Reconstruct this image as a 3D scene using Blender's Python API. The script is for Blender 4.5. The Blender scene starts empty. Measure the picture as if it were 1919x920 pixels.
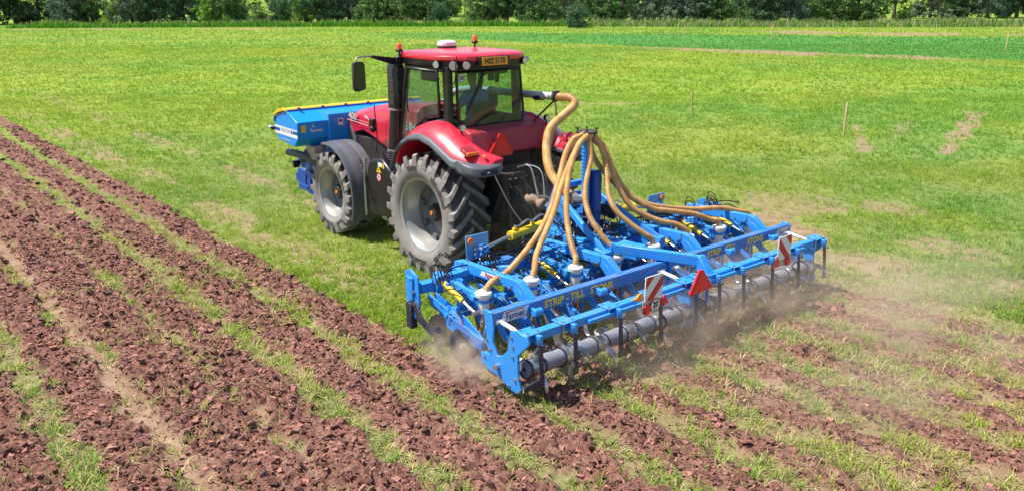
import bpy, bmesh, math, random
import numpy as np
from mathutils import Vector, Matrix
R = math.radians
PI = math.pi
scene = bpy.context.scene
COL = scene.collection

# ---------------------------------------------------------------- camera
cam_d = bpy.data.cameras.new('camera')
cam = bpy.data.objects.new('camera', cam_d); COL.objects.link(cam)
cam_d.sensor_width = 36.0
cam_d.lens = 36.0 * 1570.84 / 1919.0
cam_d.clip_start = 0.1; cam_d.clip_end = 4000.0
YAW, PITCH, ROLL = 0.6939, 0.2921, -0.0012
_f = Vector((math.sin(YAW)*math.cos(PITCH), math.cos(YAW)*math.cos(PITCH), -math.sin(PITCH)))
_r = Vector((math.cos(YAW), -math.sin(YAW), 0)); _u = _r.cross(_f)
_r2 = _r*math.cos(ROLL)+_u*math.sin(ROLL); _u2 = -_r*math.sin(ROLL)+_u*math.cos(ROLL)
cam.matrix_world = Matrix(((_r2.x,_u2.x,-_f.x,-8.3358),(_r2.y,_u2.y,-_f.y,-10.7585),(_r2.z,_u2.z,-_f.z,4.3216),(0,0,0,1)))
scene.camera = cam
CAMXY = np.array((-8.3358,-10.7585))

# ---------------------------------------------------------------- sky, sun, exposure
SUN = Vector((-0.42, 0.33, 1.0)).normalized()
SUN_EL = math.asin(SUN.z)
world = bpy.data.worlds.new('World'); scene.world = world; world.use_nodes = True
wn = world.node_tree; wn.nodes.clear()
sky = wn.nodes.new('ShaderNodeTexSky'); sky.sky_type = 'NISHITA'; sky.sun_disc = False
sky.sun_elevation = SUN_EL; sky.sun_rotation = math.atan2(SUN.x, SUN.y)
sky.air_density = 1.0; sky.dust_density = 0.6; sky.ozone_density = 1.0
bg = wn.nodes.new('ShaderNodeBackground'); bg.inputs[1].default_value = 0.105
wo = wn.nodes.new('ShaderNodeOutputWorld')
wn.links.new(sky.outputs[0], bg.inputs[0]); wn.links.new(bg.outputs[0], wo.inputs[0])
sl = bpy.data.lights.new('sun', 'SUN'); sl.energy = 5.0; sl.angle = R(0.53); sl.color = (1.0, 0.96, 0.89)
so = bpy.data.objects.new('sun', sl); COL.objects.link(so)
so.rotation_euler = SUN.to_track_quat('Z', 'Y').to_euler(); so.location = (-30, 20, 50)
scene.view_settings.view_transform = 'Standard'; scene.view_settings.look = 'None'
scene.view_settings.gamma = 1.0; scene.view_settings.use_curve_mapping = False
scene.view_settings.exposure = 0.6
scene.cycles.use_denoising = True
scene.cycles.max_bounces = 6; scene.cycles.transparent_max_bounces = 12
scene.cycles.volume_bounces = 2
scene.cycles.volume_step_rate = 2.0
scene.cycles.volume_max_steps = 64
scene.cycles.sample_clamp_indirect = 4.0

rnd = random.Random(7)
rng = np.random.default_rng(11)

# ---------------------------------------------------------------- numpy noise
def _hash(ix, iy, s):
    h = (ix.astype(np.int64)*374761393 + iy.astype(np.int64)*668265263 + s*1274126177) & 0xffffffff
    h = ((h ^ (h >> 13))*1274126177) & 0xffffffff
    h = (h ^ (h >> 16))
    return (h & 0xffffff)/float(0xffffff)
def vnoise(x, y, s=0):
    ix = np.floor(x); iy = np.floor(y); fx = x-ix; fy = y-iy
    fx = fx*fx*(3-2*fx); fy = fy*fy*(3-2*fy)
    ix = ix.astype(np.int64); iy = iy.astype(np.int64)
    a = _hash(ix,iy,s); b = _hash(ix+1,iy,s); c = _hash(ix,iy+1,s); d = _hash(ix+1,iy+1,s)
    return (a*(1-fx)+b*fx)*(1-fy)+(c*(1-fx)+d*fx)*fy
def fbm(x, y, f, o=4, s=0, g=0.5):
    t = 0; amp = 1; n = 0
    for k in range(o):
        t = t+amp*vnoise(x*f+17.3*k, y*f-9.1*k, s+k*7); n += amp; amp *= g; f *= 2.03
    return t/n
def sstep(a, b, x):
    t = np.clip((x-a)/(b-a), 0, 1); return t*t*(3-2*t)
def cells(x, y, f, s=0, full=False):
    """distance to the nearest and second nearest scattered point, the nearest one's id and the offset from it"""
    x = x*f; y = y*f; ix = np.floor(x).astype(np.int64); iy = np.floor(y).astype(np.int64)
    d1 = np.full(x.shape, 9.); d2 = d1.copy(); cid = np.zeros(x.shape); ox = np.zeros(x.shape); oy = np.zeros(x.shape)
    for dx in (-1,0,1):
        for dy in (-1,0,1):
            jx = ix+dx; jy = iy+dy
            px = jx+_hash(jx,jy,s+1); py = jy+_hash(jx,jy,s+2)
            d = np.hypot(px-x, py-y); i = _hash(jx,jy,s+3)
            m = d < d1
            d2 = np.where(m, d1, np.minimum(d2, d)); cid = np.where(m, i, cid); ox = np.where(m, x-px, ox); oy = np.where(m, y-py, oy); d1 = np.where(m, d, d1)
    return (d1, d2, cid, ox, oy) if full else (d1, d2, cid)

# ---------------------------------------------------------------- materials
def mat_new(name):
    m = bpy.data.materials.new(name); m.use_nodes = True
    nt = m.node_tree; b = nt.nodes['Principled BSDF']; return m, nt, b
def N(nt, t, **k):
    n = nt.nodes.new(t)
    for a, v in k.items(): setattr(n, a, v)
    return n
def rgba(c): return (c[0], c[1], c[2], 1.0)
def paint(name, col, rough=0.4, metal=0.0, dirt=0.25, dirtcol=(0.30,0.20,0.145), scale=6.0, coat=0.0, bump=0.0, var=0.08, bscale=90.0):
    """a surface of one colour with slight mottling and dry field dust lying on it in patches"""
    m, nt, b = mat_new(name); L = nt.links
    tc = N(nt,'ShaderNodeTexCoord')
    n1 = N(nt,'ShaderNodeTexNoise'); n1.inputs['Scale'].default_value = scale; n1.inputs['Detail'].default_value = 8; n1.inputs['Roughness'].default_value = 0.65
    L.new(tc.outputs['Object'], n1.inputs['Vector'])
    r1 = N(nt,'ShaderNodeValToRGB'); r1.color_ramp.elements[0].position = 0.42; r1.color_ramp.elements[1].position = 0.72
    L.new(n1.outputs[0], r1.inputs[0])
    geo = N(nt,'ShaderNodeNewGeometry'); sx = N(nt,'ShaderNodeSeparateXYZ'); L.new(geo.outputs['Normal'], sx.inputs[0])
    up = N(nt,'ShaderNodeMapRange'); up.inputs[1].default_value = -0.2; up.inputs[2].default_value = 1.0; up.inputs[3].default_value = 0.45; up.inputs[4].default_value = 1.0
    L.new(sx.outputs['Z'], up.inputs[0])
    mu = N(nt,'ShaderNodeMath', operation='MULTIPLY'); L.new(r1.outputs[0], mu.inputs[0]); L.new(up.outputs[0], mu.inputs[1])
    mu2 = N(nt,'ShaderNodeMath', operation='MULTIPLY_ADD'); L.new(mu.outputs[0], mu2.inputs[0]); mu2.inputs[1].default_value = dirt; mu2.inputs[2].default_value = dirt*0.25
    n2 = N(nt,'ShaderNodeTexNoise'); n2.inputs['Scale'].default_value = scale*4; n2.inputs['Detail'].default_value = 3
    L.new(tc.outputs['Object'], n2.inputs['Vector'])
    hv = N(nt,'ShaderNodeHueSaturation'); hv.inputs['Color'].default_value = rgba(col)
    mr = N(nt,'ShaderNodeMapRange'); mr.inputs[3].default_value = 1-var; mr.inputs[4].default_value = 1+var
    L.new(n2.outputs[0], mr.inputs[0]); L.new(mr.outputs[0], hv.inputs['Value'])
    mx = N(nt,'ShaderNodeMix', data_type='RGBA'); L.new(mu2.outputs[0], mx.inputs[0]); L.new(hv.outputs[0], mx.inputs[6]); mx.inputs[7].default_value = rgba(dirtcol)
    L.new(mx.outputs[2], b.inputs['Base Color'])
    ro = N(nt,'ShaderNodeMath', operation='MULTIPLY_ADD'); L.new(mu2.outputs[0], ro.inputs[0]); ro.inputs[1].default_value = 0.5; ro.inputs[2].default_value = rough
    L.new(ro.outputs[0], b.inputs['Roughness'])
    b.inputs['Metallic'].default_value = metal; b.inputs['Coat Weight'].default_value = coat; b.inputs['Coat Roughness'].default_value = 0.12
    if bump:
        bp = N(nt,'ShaderNodeBump'); bp.inputs['Strength'].default_value = bump; bp.inputs['Distance'].default_value = 0.01
        n3 = N(nt,'ShaderNodeTexNoise'); n3.inputs['Scale'].default_value = bscale; n3.inputs['Detail'].default_value = 4
        L.new(tc.outputs['Object'], n3.inputs['Vector']); L.new(n3.outputs[0], bp.inputs['Height']); L.new(bp.outputs[0], b.inputs['Normal'])
    return m
M = {}
M['red'] = paint('red_paint', (0.66,0.005,0.034), 0.28, coat=0.5, dirt=0.15, dirtcol=(0.42,0.22,0.18), scale=3.0, var=0.04)
M['darkred'] = paint('dusty_red_panel', (0.36,0.012,0.03), 0.4, dirt=0.3, dirtcol=(0.30,0.15,0.13), scale=3.0)
M['blue'] = paint('blue_paint', (0.001,0.275,0.80), 0.42, coat=0.05, dirt=0.20, dirtcol=(0.36,0.27,0.21), scale=5.0, var=0.06)
M['bluedirty'] = paint('blue_paint_dusty', (0.002,0.17,0.58), 0.45, dirt=0.30, dirtcol=(0.34,0.25,0.20), scale=5.0, var=0.06)
M['bluetank'] = paint('blue_tank_paint', (0.001,0.27,0.78), 0.34, coat=0.2, dirt=0.03, scale=2.0, var=0.03)
M['bluedeep'] = paint('deep_blue_paint', (0.004,0.06,0.34), 0.4, dirt=0.10, scale=4.0)
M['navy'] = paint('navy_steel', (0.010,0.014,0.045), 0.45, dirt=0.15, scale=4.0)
M['paleblue'] = paint('pale_dusty_blue', (0.10,0.36,0.62), 0.5, dirt=0.35, dirtcol=(0.45,0.42,0.38), scale=4.0)
M['black'] = paint('black_plastic', (0.008,0.008,0.011), 0.32, dirt=0.035, dirtcol=(0.2,0.18,0.17), bump=0.03)
M['grey'] = paint('dark_grey_plastic', (0.085,0.092,0.115), 0.45, dirt=0.16, dirtcol=(0.28,0.26,0.25), scale=2.5, bump=0.08)
M['chassis'] = paint('chassis_black', (0.018,0.016,0.018), 0.6, dirt=0.35, dirtcol=(0.16,0.11,0.09), bump=0.2, bscale=40)
M['tyre'] = paint('dusty_tyre_rubber', (0.20,0.175,0.158), 0.85, dirt=0.62, dirtcol=(0.40,0.35,0.32), scale=3.5, bump=0.25, var=0.15, bscale=60)
M['tread'] = paint('tread_rubber', (0.035,0.033,0.035), 0.75, dirt=0.40, dirtcol=(0.25,0.20,0.175), scale=5.0, bump=0.25, var=0.15, bscale=60)
M['lug'] = paint('lug_rubber', (0.12,0.108,0.10), 0.85, dirt=0.80, dirtcol=(0.42,0.37,0.34), scale=7.0, bump=0.2, var=0.15, bscale=60)
M['disc'] = paint('shade_darkened_wheel_disc', (0.13,0.14,0.16), 0.4, metal=0.2, dirt=0.2)  # darker than the silver rim: shade deep in the wheel put into the colour
M['palepipe'] = paint('pale_grey_pipe', (0.50,0.52,0.53), 0.4, dirt=0.25)
M['rim'] = paint('silver_rim_paint', (0.36,0.36,0.35), 0.32, metal=0.4, dirt=0.35, dirtcol=(0.34,0.29,0.23), scale=4.0)
M['steel'] = paint('bright_steel', (0.55,0.54,0.52), 0.3, metal=0.9, dirt=0.2)
M['dirtysteel'] = paint('worn_steel', (0.42,0.40,0.39), 0.40, metal=0.7, dirt=0.5, dirtcol=(0.36,0.28,0.24), bump=0.1)
M['roller'] = paint('dusty_roller_tube', (0.19,0.215,0.29), 0.5, metal=0.2, dirt=0.6, dirtcol=(0.42,0.36,0.35), scale=4.0, bump=0.1)
M['yellow'] = paint('yellow_paint', (0.72,0.50,0.008), 0.4, dirt=0.15)
M['white'] = paint('white_plastic', (0.78,0.77,0.74), 0.4, dirt=0.10, scale=9)
M['whitedecal'] = paint('white_sticker', (0.72,0.74,0.76), 0.45, dirt=0.08)
M['orange'] = paint('amber_lens', (0.85,0.20,0.01), 0.2, dirt=0.05, coat=0.5)
M['beacon'] = paint('orange_beacon_lens', (0.90,0.09,0.01), 0.15, dirt=0.0, coat=0.8)
M['reflect'] = paint('red_reflector', (0.72,0.006,0.012), 0.35, dirt=0.08, scale=12)
M['redtri'] = paint('red_triangle_plate', (0.80,0.012,0.02), 0.35, dirt=0.04)
M['redstripe'] = paint('red_stripe', (0.50,0.012,0.03), 0.45, dirt=0.10)
M['platey'] = paint('amber_plate', (0.85,0.32,0.01), 0.4, dirt=0.04)
M['letter'] = paint('black_lettering', (0.02,0.02,0.025), 0.5, dirt=0.08)
M['tyretext'] = paint('dark_tyre_lettering', (0.04,0.036,0.036), 0.75, dirt=0.22, dirtcol=(0.2,0.16,0.14))
M['lettery'] = paint('yellow_lettering', (0.80,0.62,0.03), 0.5, dirt=0.12)
M['lens'] = paint('lamp_glass', (0.62,0.64,0.66), 0.12, metal=0.5, dirt=0.1, coat=0.8)
M['ivory'] = paint('beige_board', (0.50,0.44,0.33), 0.6, dirt=0.3)
M['skin'] = paint('skin', (0.52,0.29,0.20), 0.5, dirt=0.0)
M['shirt'] = paint('blue_shirt', (0.05,0.26,0.72), 0.85, dirt=0.0, bump=0.15)
M['jeans'] = paint('dark_trousers', (0.03,0.035,0.06), 0.85, dirt=0.1)
M['wood'] = paint('pale_stake_wood', (0.50,0.38,0.19), 0.7, dirt=0.2, scale=14, var=0.2)
M['leather'] = paint('seat_cloth', (0.03,0.03,0.033), 0.8, dirt=0.1)
M['cloth'] = paint('tan_cloth_cover', (0.30,0.20,0.15), 0.85, dirt=0.4, bump=0.3)

def hose_mat():
    m, nt, b = mat_new('tan_spiral_hose'); L = nt.links
    at = N(nt,'ShaderNodeAttribute', attribute_name='along')
    w = N(nt,'ShaderNodeMath', operation='SINE'); mul = N(nt,'ShaderNodeMath', operation='MULTIPLY'); mul.inputs[1].default_value = 2*PI/0.022
    L.new(at.outputs['Fac'], mul.inputs[0]); L.new(mul.outputs[0], w.inputs[0])
    tc = N(nt,'ShaderNodeTexCoord'); n1 = N(nt,'ShaderNodeTexNoise'); n1.inputs['Scale'].default_value = 7; n1.inputs['Detail'].default_value = 5
    L.new(tc.outputs['Object'], n1.inputs['Vector'])
    r = N(nt,'ShaderNodeValToRGB'); e = r.color_ramp.elements; e[0].color = (0.54,0.26,0.075,1); e[1].color = (0.80,0.45,0.165,1); e[0].position = .35; e[1].position = .7
    L.new(n1.outputs[0], r.inputs[0])
    mr = N(nt,'ShaderNodeMapRange'); mr.inputs[1].default_value = -1; mr.inputs[3].default_value = 0.72; mr.inputs[4].default_value = 1.05
    L.new(w.outputs[0], mr.inputs[0])
    hv = N(nt,'ShaderNodeHueSaturation'); L.new(r.outputs[0], hv.inputs['Color']); L.new(mr.outputs[0], hv.inputs['Value'])
    L.new(hv.outputs[0], b.inputs['Base Color'])
    bp = N(nt,'ShaderNodeBump'); bp.inputs['Strength'].default_value = 0.6; bp.inputs['Distance'].default_value = 0.004
    L.new(w.outputs[0], bp.inputs['Height']); L.new(bp.outputs[0], b.inputs['Normal'])
    b.inputs['Roughness'].default_value = 0.35; b.inputs['Subsurface Weight'].default_value = 0.0
    return m
M['hose'] = hose_mat()
def glass_mat():
    m = bpy.data.materials.new('tinted_cab_glass'); m.use_nodes = True; nt = m.node_tree; nt.nodes.clear(); L = nt.links
    o = N(nt,'ShaderNodeOutputMaterial'); t = N(nt,'ShaderNodeBsdfTransparent'); t.inputs[0].default_value = (0.66,0.80,0.77,1)
    g = N(nt,'ShaderNodeBsdfGlossy'); g.inputs['Roughness'].default_value = 0.03
    lw = N(nt,'ShaderNodeLayerWeight'); lw.inputs[0].default_value = .5; pw = N(nt,'ShaderNodeMath', operation='POWER'); pw.inputs[1].default_value = 4.0; L.new(lw.outputs['Facing'], pw.inputs[0]); fr = N(nt,'ShaderNodeMath', operation='MULTIPLY_ADD'); L.new(pw.outputs[0], fr.inputs[0]); fr.inputs[1].default_value = .6; fr.inputs[2].default_value = .035
    mx = N(nt,'ShaderNodeMixShader'); L.new(fr.outputs[0], mx.inputs[0]); L.new(t.outputs[0], mx.inputs[1]); L.new(g.outputs[0], mx.inputs[2])
    d = N(nt,'ShaderNodeBsdfDiffuse'); d.inputs[0].default_value = (0.42,0.36,0.32,1)
    tc = N(nt,'ShaderNodeTexCoord'); n1 = N(nt,'ShaderNodeTexNoise'); n1.inputs['Scale'].default_value = 5; n1.inputs['Detail'].default_value = 7
    L.new(tc.outputs['Object'], n1.inputs['Vector'])
    mr = N(nt,'ShaderNodeMapRange'); mr.inputs[1].default_value = 0.35; mr.inputs[2].default_value = 0.8; mr.inputs[3].default_value = 0.02; mr.inputs[4].default_value = 0.14
    L.new(n1.outputs[0], mr.inputs[0])
    m2 = N(nt,'ShaderNodeMixShader'); L.new(mr.outputs[0], m2.inputs[0]); L.new(mx.outputs[0], m2.inputs[1]); L.new(d.outputs[0], m2.inputs[2])
    L.new(m2.outputs[0], o.inputs[0]); return m
M['glass'] = glass_mat()
M['darkmirror'] = paint('mirror_painted_reflection', (0.05,0.05,0.055), 0.05, metal=0.6, dirt=0.02)  # glass colour darkened to stand in for a reflection of the tractor
M['mirror'] = paint('mirror_glass', (0.7,0.72,0.74), 0.04, metal=1.0, dirt=0.02)

# ---------------------------------------------------------------- objects
WL = {}
def tag(o, label=None, cat=None, group=None, kind=None):
    if label: o['label'] = label
    if cat: o['category'] = cat
    if group: o['group'] = group
    if kind: o['kind'] = kind
    return o
def empty(name, loc, parent=None):
    o = bpy.data.objects.new(name, None); COL.objects.link(o); o.empty_display_size = 0.2
    loc = Vector(loc); WL[o.name] = loc
    o.location = loc-(WL[parent.name] if parent else Vector((0,0,0))); o.parent = parent
    return o
def V3(a): return Vector(a)
def basis(d, up=(0,0,1)):
    d = Vector(d).normalized(); up = Vector(up)
    if abs(d.dot(up.normalized())) > 0.98: up = Vector((0,1,0)) if abs(d.y) < 0.9 else Vector((1,0,0))
    s = d.cross(up).normalized(); u = s.cross(d).normalized(); return d, s, u
def smooth_path(pts, k=6):
    P = [Vector(p) for p in pts]
    if len(P) < 3: return P
    out = []
    Q = [P[0]*2-P[1]]+P+[P[-1]*2-P[-2]]
    for i in range(1, len(Q)-2):
        a,b,c,d = Q[i-1],Q[i],Q[i+1],Q[i+2]
        for j in range(k):
            t = j/k
            out.append(0.5*((2*b)+(c-a)*t+(2*a-5*b+4*c-d)*t*t+(3*b-a-3*c+d)*t**3))
    out.append(P[-1]); return out
class MB:
    def __init__(s): s.v = []; s.f = []; s.m = []; s.along = None
    def add(s, vs, fs, m=0):
        o = len(s.v); s.v += [tuple(v) for v in vs]; s.f += [tuple(i+o for i in f) for f in fs]; s.m += [m]*len(fs); return s
    def box(s, c, d, rot=None, m=0):
        c = Vector(c); h = Vector(d)*0.5; vs = []
        for z in (-1,1):
            for y in (-1,1):
                for x in (-1,1):
                    p = Vector((x*h.x,y*h.y,z*h.z)); p = rot@p if rot is not None else p; vs.append(c+p)
        return s.add(vs, [(0,2,3,1),(4,5,7,6),(0,1,5,4),(2,6,7,3),(0,4,6,2),(1,3,7,5)], m)
    def bb(s, x0,x1,y0,y1,z0,z1, m=0): return s.box(((x0+x1)/2,(y0+y1)/2,(z0+z1)/2),(x1-x0,y1-y0,z1-z0),None,m)
    def beam(s, a, b, w, h, up=(0,0,1), m=0):
        a = Vector(a); b = Vector(b); d, sd, u = basis(b-a, up)
        vs = [p+sd*(w/2*i)+u*(h/2*j) for p in (a,b) for i,j in ((-1,-1),(1,-1),(1,1),(-1,1))]
        return s.add(vs, [(0,1,2,3),(7,6,5,4),(0,4,5,1),(1,5,6,2),(2,6,7,3),(3,7,4,0)], m)
    def prism(s, poly, ax, a, b, m=0):
        n = len(poly)
        def P(u, v, w): return ((w,u,v) if ax=='x' else ((u,w,v) if ax=='y' else (u,v,w)))
        vs = [P(u,v,a) for u,v in poly]+[P(u,v,b) for u,v in poly]
        fs = [tuple(range(n)), tuple(range(2*n-1,n-1,-1))]+[(i,i+n,(i+1)%n+n,(i+1)%n) for i in range(n)]
        return s.add(vs, fs, m)
    def loft(s, secs, m=0, caps=True, closed=True):
        n = len(secs[0]); vs = [p for q in secs for p in q]; fs = []
        for k in range(len(secs)-1):
            for i in range(n if closed else n-1):
                j = (i+1)%n; fs.append((k*n+i,k*n+j,(k+1)*n+j,(k+1)*n+i))
        if caps: fs += [tuple(range(n-1,-1,-1)), tuple(range((len(secs)-1)*n, len(secs)*n))]
        return s.add(vs, fs, m)
    def tube(s, pts, r, n=8, smooth=0, m=0, caps=True):
        P = smooth_path(pts, smooth) if smooth else [Vector(p) for p in pts]
        rr = r if callable(r) else (lambda t: r)
        secs = []; u = None; L = 0; al = []
        for i, p in enumerate(P):
            d = (P[min(i+1,len(P)-1)]-P[max(i-1,0)]).normalized()
            if u is None: _, _, u = basis(d)
            else: u = (u-d*u.dot(d)).normalized()
            sd = d.cross(u); q = rr(i/(len(P)-1))
            secs.append([p+(sd*math.cos(a)+u*math.sin(a))*q for a in [2*PI*k/n for k in range(n)]])
            if i: L += (p-P[i-1]).length
            al += [L]*n
        if s.along is not None: s.along += al
        return s.loft(secs, m, caps)
    def cyl(s, a, b, r0, r1=None, n=16, m=0):
        a = Vector(a); b = Vector(b); r1 = r0 if r1 is None else r1; d, sd, u = basis(b-a)
        return s.loft([[p+(sd*math.cos(t)+u*math.sin(t))*q for t in [2*PI*k/n for k in range(n)]] for p,q in ((a,r0),(b,r1))], m)
    def lathe(s, prof, o, d, n=32, m=0, caps=False, t0=0.0):
        o = Vector(o); d, sd, u = basis(d)
        return s.loft([[o+d*a+(sd*math.cos(t)+u*math.sin(t))*r for t in [t0+2*PI*k/n for k in range(n)]] for a,r in prof], m, caps)
    def ball(s, c, r, n=12, m=0, sc=(1,1,1)):
        c = Vector(c); secs = []
        for i in range(n//2+1):
            t = -PI/2+PI*i/(n//2); rr = max(math.cos(t),0.02)
            secs.append([c+Vector((r*rr*math.cos(a)*sc[0], r*rr*math.sin(a)*sc[1], r*math.sin(t)*sc[2])) for a in [2*PI*k/n for k in range(n)]])
        return s.loft(secs, m)
    def bolt(s, p, d, r=0.016, h=0.012, m=0):
        p = Vector(p); d = Vector(d).normalized(); return s.cyl(p-d*0.004, p+d*h, r, r*0.9, 6, m)
    def build(s, name, mats, parent=None, bevel=0.0, smooth=35, seg=1):
        me = bpy.data.meshes.new(name); off = WL[parent.name] if parent else Vector((0,0,0))
        o = bpy.data.objects.new(name, me)
        vs = np.array(s.v, dtype=float)-np.array(off) if s.v else []
        me.from_pydata([tuple(v) for v in vs], [], s.f)
        for m in (mats if isinstance(mats,(list,tuple)) else [mats]): me.materials.append(m if not isinstance(m,str) else M[m])
        if any(s.m): me.polygons.foreach_set('material_index', s.m)
        if s.along is not None:
            at = me.attributes.new('along','FLOAT','POINT'); at.data.foreach_set('value', s.along)
        bm = bmesh.new(); bm.from_mesh(me); bmesh.ops.recalc_face_normals(bm, faces=bm.faces); bm.to_mesh(me); bm.free()
        if smooth:
            me.polygons.foreach_set('use_smooth', [True]*len(me.polygons)); me.set_sharp_from_angle(angle=R(smooth))
        COL.objects.link(o); o.parent = parent; WL[o.name] = Vector(off)
        if bevel:
            b = o.modifiers.new('edges','BEVEL'); b.width = bevel; b.segments = seg; b.limit_method = 'ANGLE'; b.angle_limit = R(40); b.harden_normals = False
        return o
def text_geo(s, size=1.0, bold=0.0, shear=0.0, align='CENTER'):
    cu = bpy.data.curves.new('lettering','FONT'); cu.body = s; cu.size = size; cu.align_x = align; cu.align_y = 'CENTER'
    cu.offset = bold; cu.shear = shear; cu.resolution_u = 3
    ob = bpy.data.objects.new('lettering', cu); me = ob.to_mesh()
    vs = [tuple(v.co) for v in me.vertices]; fs = [tuple(p.vertices) for p in me.polygons]
    ob.to_mesh_clear(); bpy.data.objects.remove(ob); bpy.data.curves.remove(cu)
    return vs, fs
def text_on(mb, s, o, right, up, size, bold=0.0, shear=0.0, m=0, align='CENTER', sx=1.0):
    vs, fs = text_geo(s, size, bold, shear, align); o = Vector(o); right = Vector(right).normalized(); up = Vector(up).normalized()
    return mb.add([o+right*(v[0]*sx)+up*v[1] for v in vs], fs, m)
def quad_on(mb, o, right, up, w, h, m=0, skew=0.0):
    o = Vector(o); right = Vector(right).normalized(); up = Vector(up).normalized()
    return mb.add([o+right*(a*w/2+skew*b)+up*(b*h/2) for a,b in ((-1,-1),(1,-1),(1,1),(-1,1))], [(0,1,2,3)], m)
# ================================================================ the field
LEFT_ROWS = [(-3.27,.25),(-4.10,.27),(-4.95,.27),(-5.70,.36),(-6.60,.24),(-7.45,.27),(-8.25,.26),(-9.1,.26),(-9.9,.26),(-10.7,.26),(-11.5,.26)]
MACHINE_ROWS = [-2.50+0.778*k for k in range(8)]
def till(x, y):
    """how far the soil is broken open: 0 untouched crop, 1 loose clods"""
    wob = (fbm(x*0+3.1, y, 0.5, 3, 5)-0.5)*0.16 + (fbm(x, y, 2.2, 3, 9)-0.5)*0.34
    t = np.zeros_like(x)
    for c, w in LEFT_ROWS:
        d = np.abs(x-c+wob*0.6); t = np.maximum(t, 1-sstep(w*0.72, w*1.50, d+ (fbm(x,y,7,3,3)-0.5)*0.42))
    for k, c in enumerate(MACHINE_ROWS):
        w = 0.165 if k else 0.22
        d = np.abs(x-c+wob*0.6)
        s = (1-sstep(w*0.7, w*1.6, d+(fbm(x,y,7,3,3)-0.5)*0.40))*(1-sstep(-3.35,-2.95,y))
        t = np.maximum(t, s*(1 if k == 0 else (0.74+0.26*sstep(.35,.6,fbm(x,y,.9,3,120+k)))))
    return t
def bare(x, y):
    """pale trodden or thin ground between the rows and in patches"""
    b = np.zeros_like(x)
    n = fbm(x, y, 0.9, 4, 21)*.62+fbm(x, y, 4.5, 4, 22)*.38; n2 = fbm(x, y*0.35, 1.3, 4, 31)
    b = np.maximum(b, (1-sstep(0.10,0.22,np.abs(x+6.19+(n2-.5)*.2)))*1.0)
    for c, w, a in ((-0.35,.30,.62),(-2.25,.42,.66),(0.35,.18,.25)):
        b = np.maximum(b, (1-sstep(w*0.5,w*1.4,np.abs(x-c+(n2-.5)*.3)))*a*sstep(0.40,0.56,n)*(1-sstep(20,34,y)))
    m = (x > -2.95)&(x < 3.5+(n-.5)*2)&(y < -3.2)
    b = np.where(m, np.maximum(b, 0.22+0.8*(n-.5)), b)
    b = np.maximum(b, (1-sstep(.10,.26,np.abs(x+5.30+(n2-.5)*.3)))*.75*sstep(.42,.55,n))
    def blob(cx, cy, rx, ry, th=0.44, a=0.9):
        d = np.hypot((x-cx)/rx, (y-cy)/ry); return a*(1-sstep(0.6,1.05,d+(n-0.5)*1.3))
    b = np.maximum(b, blob(5.2,-1.8,1.3,1.7)); b = np.maximum(b, blob(7.4,-1.3,1.3,1.3,a=.6)); b = np.maximum(b, blob(4.4,-4.6,.9,1.6,a=.75))
    b = np.maximum(b, blob(5.0,-7.2,1.0,1.8,a=.7)); b = np.maximum(b, blob(8.6,-2.8,.7,.9,a=.6)); b = np.maximum(b, blob(6.6,-5.0,.6,1.0,a=.6))
    b = np.maximum(b, blob(-2.2,0.2,.5,1.2,a=.6))
    # old wheel tracks and gaps on the right
    def streak(ax, ay, bx, by, w, a):
        dx, dy = bx-ax, by-ay; L2 = dx*dx+dy*dy; t = np.clip(((x-ax)*dx+(y-ay)*dy)/L2,0,1)
        d = np.hypot(x-ax-t*dx, y-ay-t*dy); far_ = min(1.0, w/1.2); nn = fbm(x, y, 0.9-.62*far_, 5, 23)
        return a*(1-sstep(w*.3,w*1.3,d+(nn-.46)*w*(1.9+2.0*far_)))*(0.6+.4*sstep(.40,.55,n))
    b = np.maximum(b, streak(16.0,-.6,25.3,2.3,.34,.95)); b = np.maximum(b, streak(17.6,1.6,21.4,3.0,.35,.6)); b = np.maximum(b, streak(14.6,1.0,19.5,4.0,.28,.7))
    b = np.maximum(b, streak(36,56,45.5,36,.9,.6)); b = np.maximum(b, streak(45.5,36,51.5,16.5,1.6,1.0)); b = np.maximum(b, streak(51.5,16.5,52,6,1.6,.6))
    b = np.maximum(b, streak(18,36,28,27,.5,.35)); b = np.maximum(b, streak(15.0,14.0,17.5,12.6,.35,.75))
    b = np.maximum(b, streak(96,16,80,44,4.2,1.0)); b = np.maximum(b, streak(78,46,56,76,1.6,.35)); b = np.maximum(b, streak(40,92,14,112,2.2,.8))
    b = np.maximum(b, streak(107,38,112,22,1.6,.7)); b = np.maximum(b, streak(-0.4,20,-0.3,34,.5,.5)); b = np.maximum(b, streak(34,66,-2,96,.8,.35))
    return np.clip(b,0,1)
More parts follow.
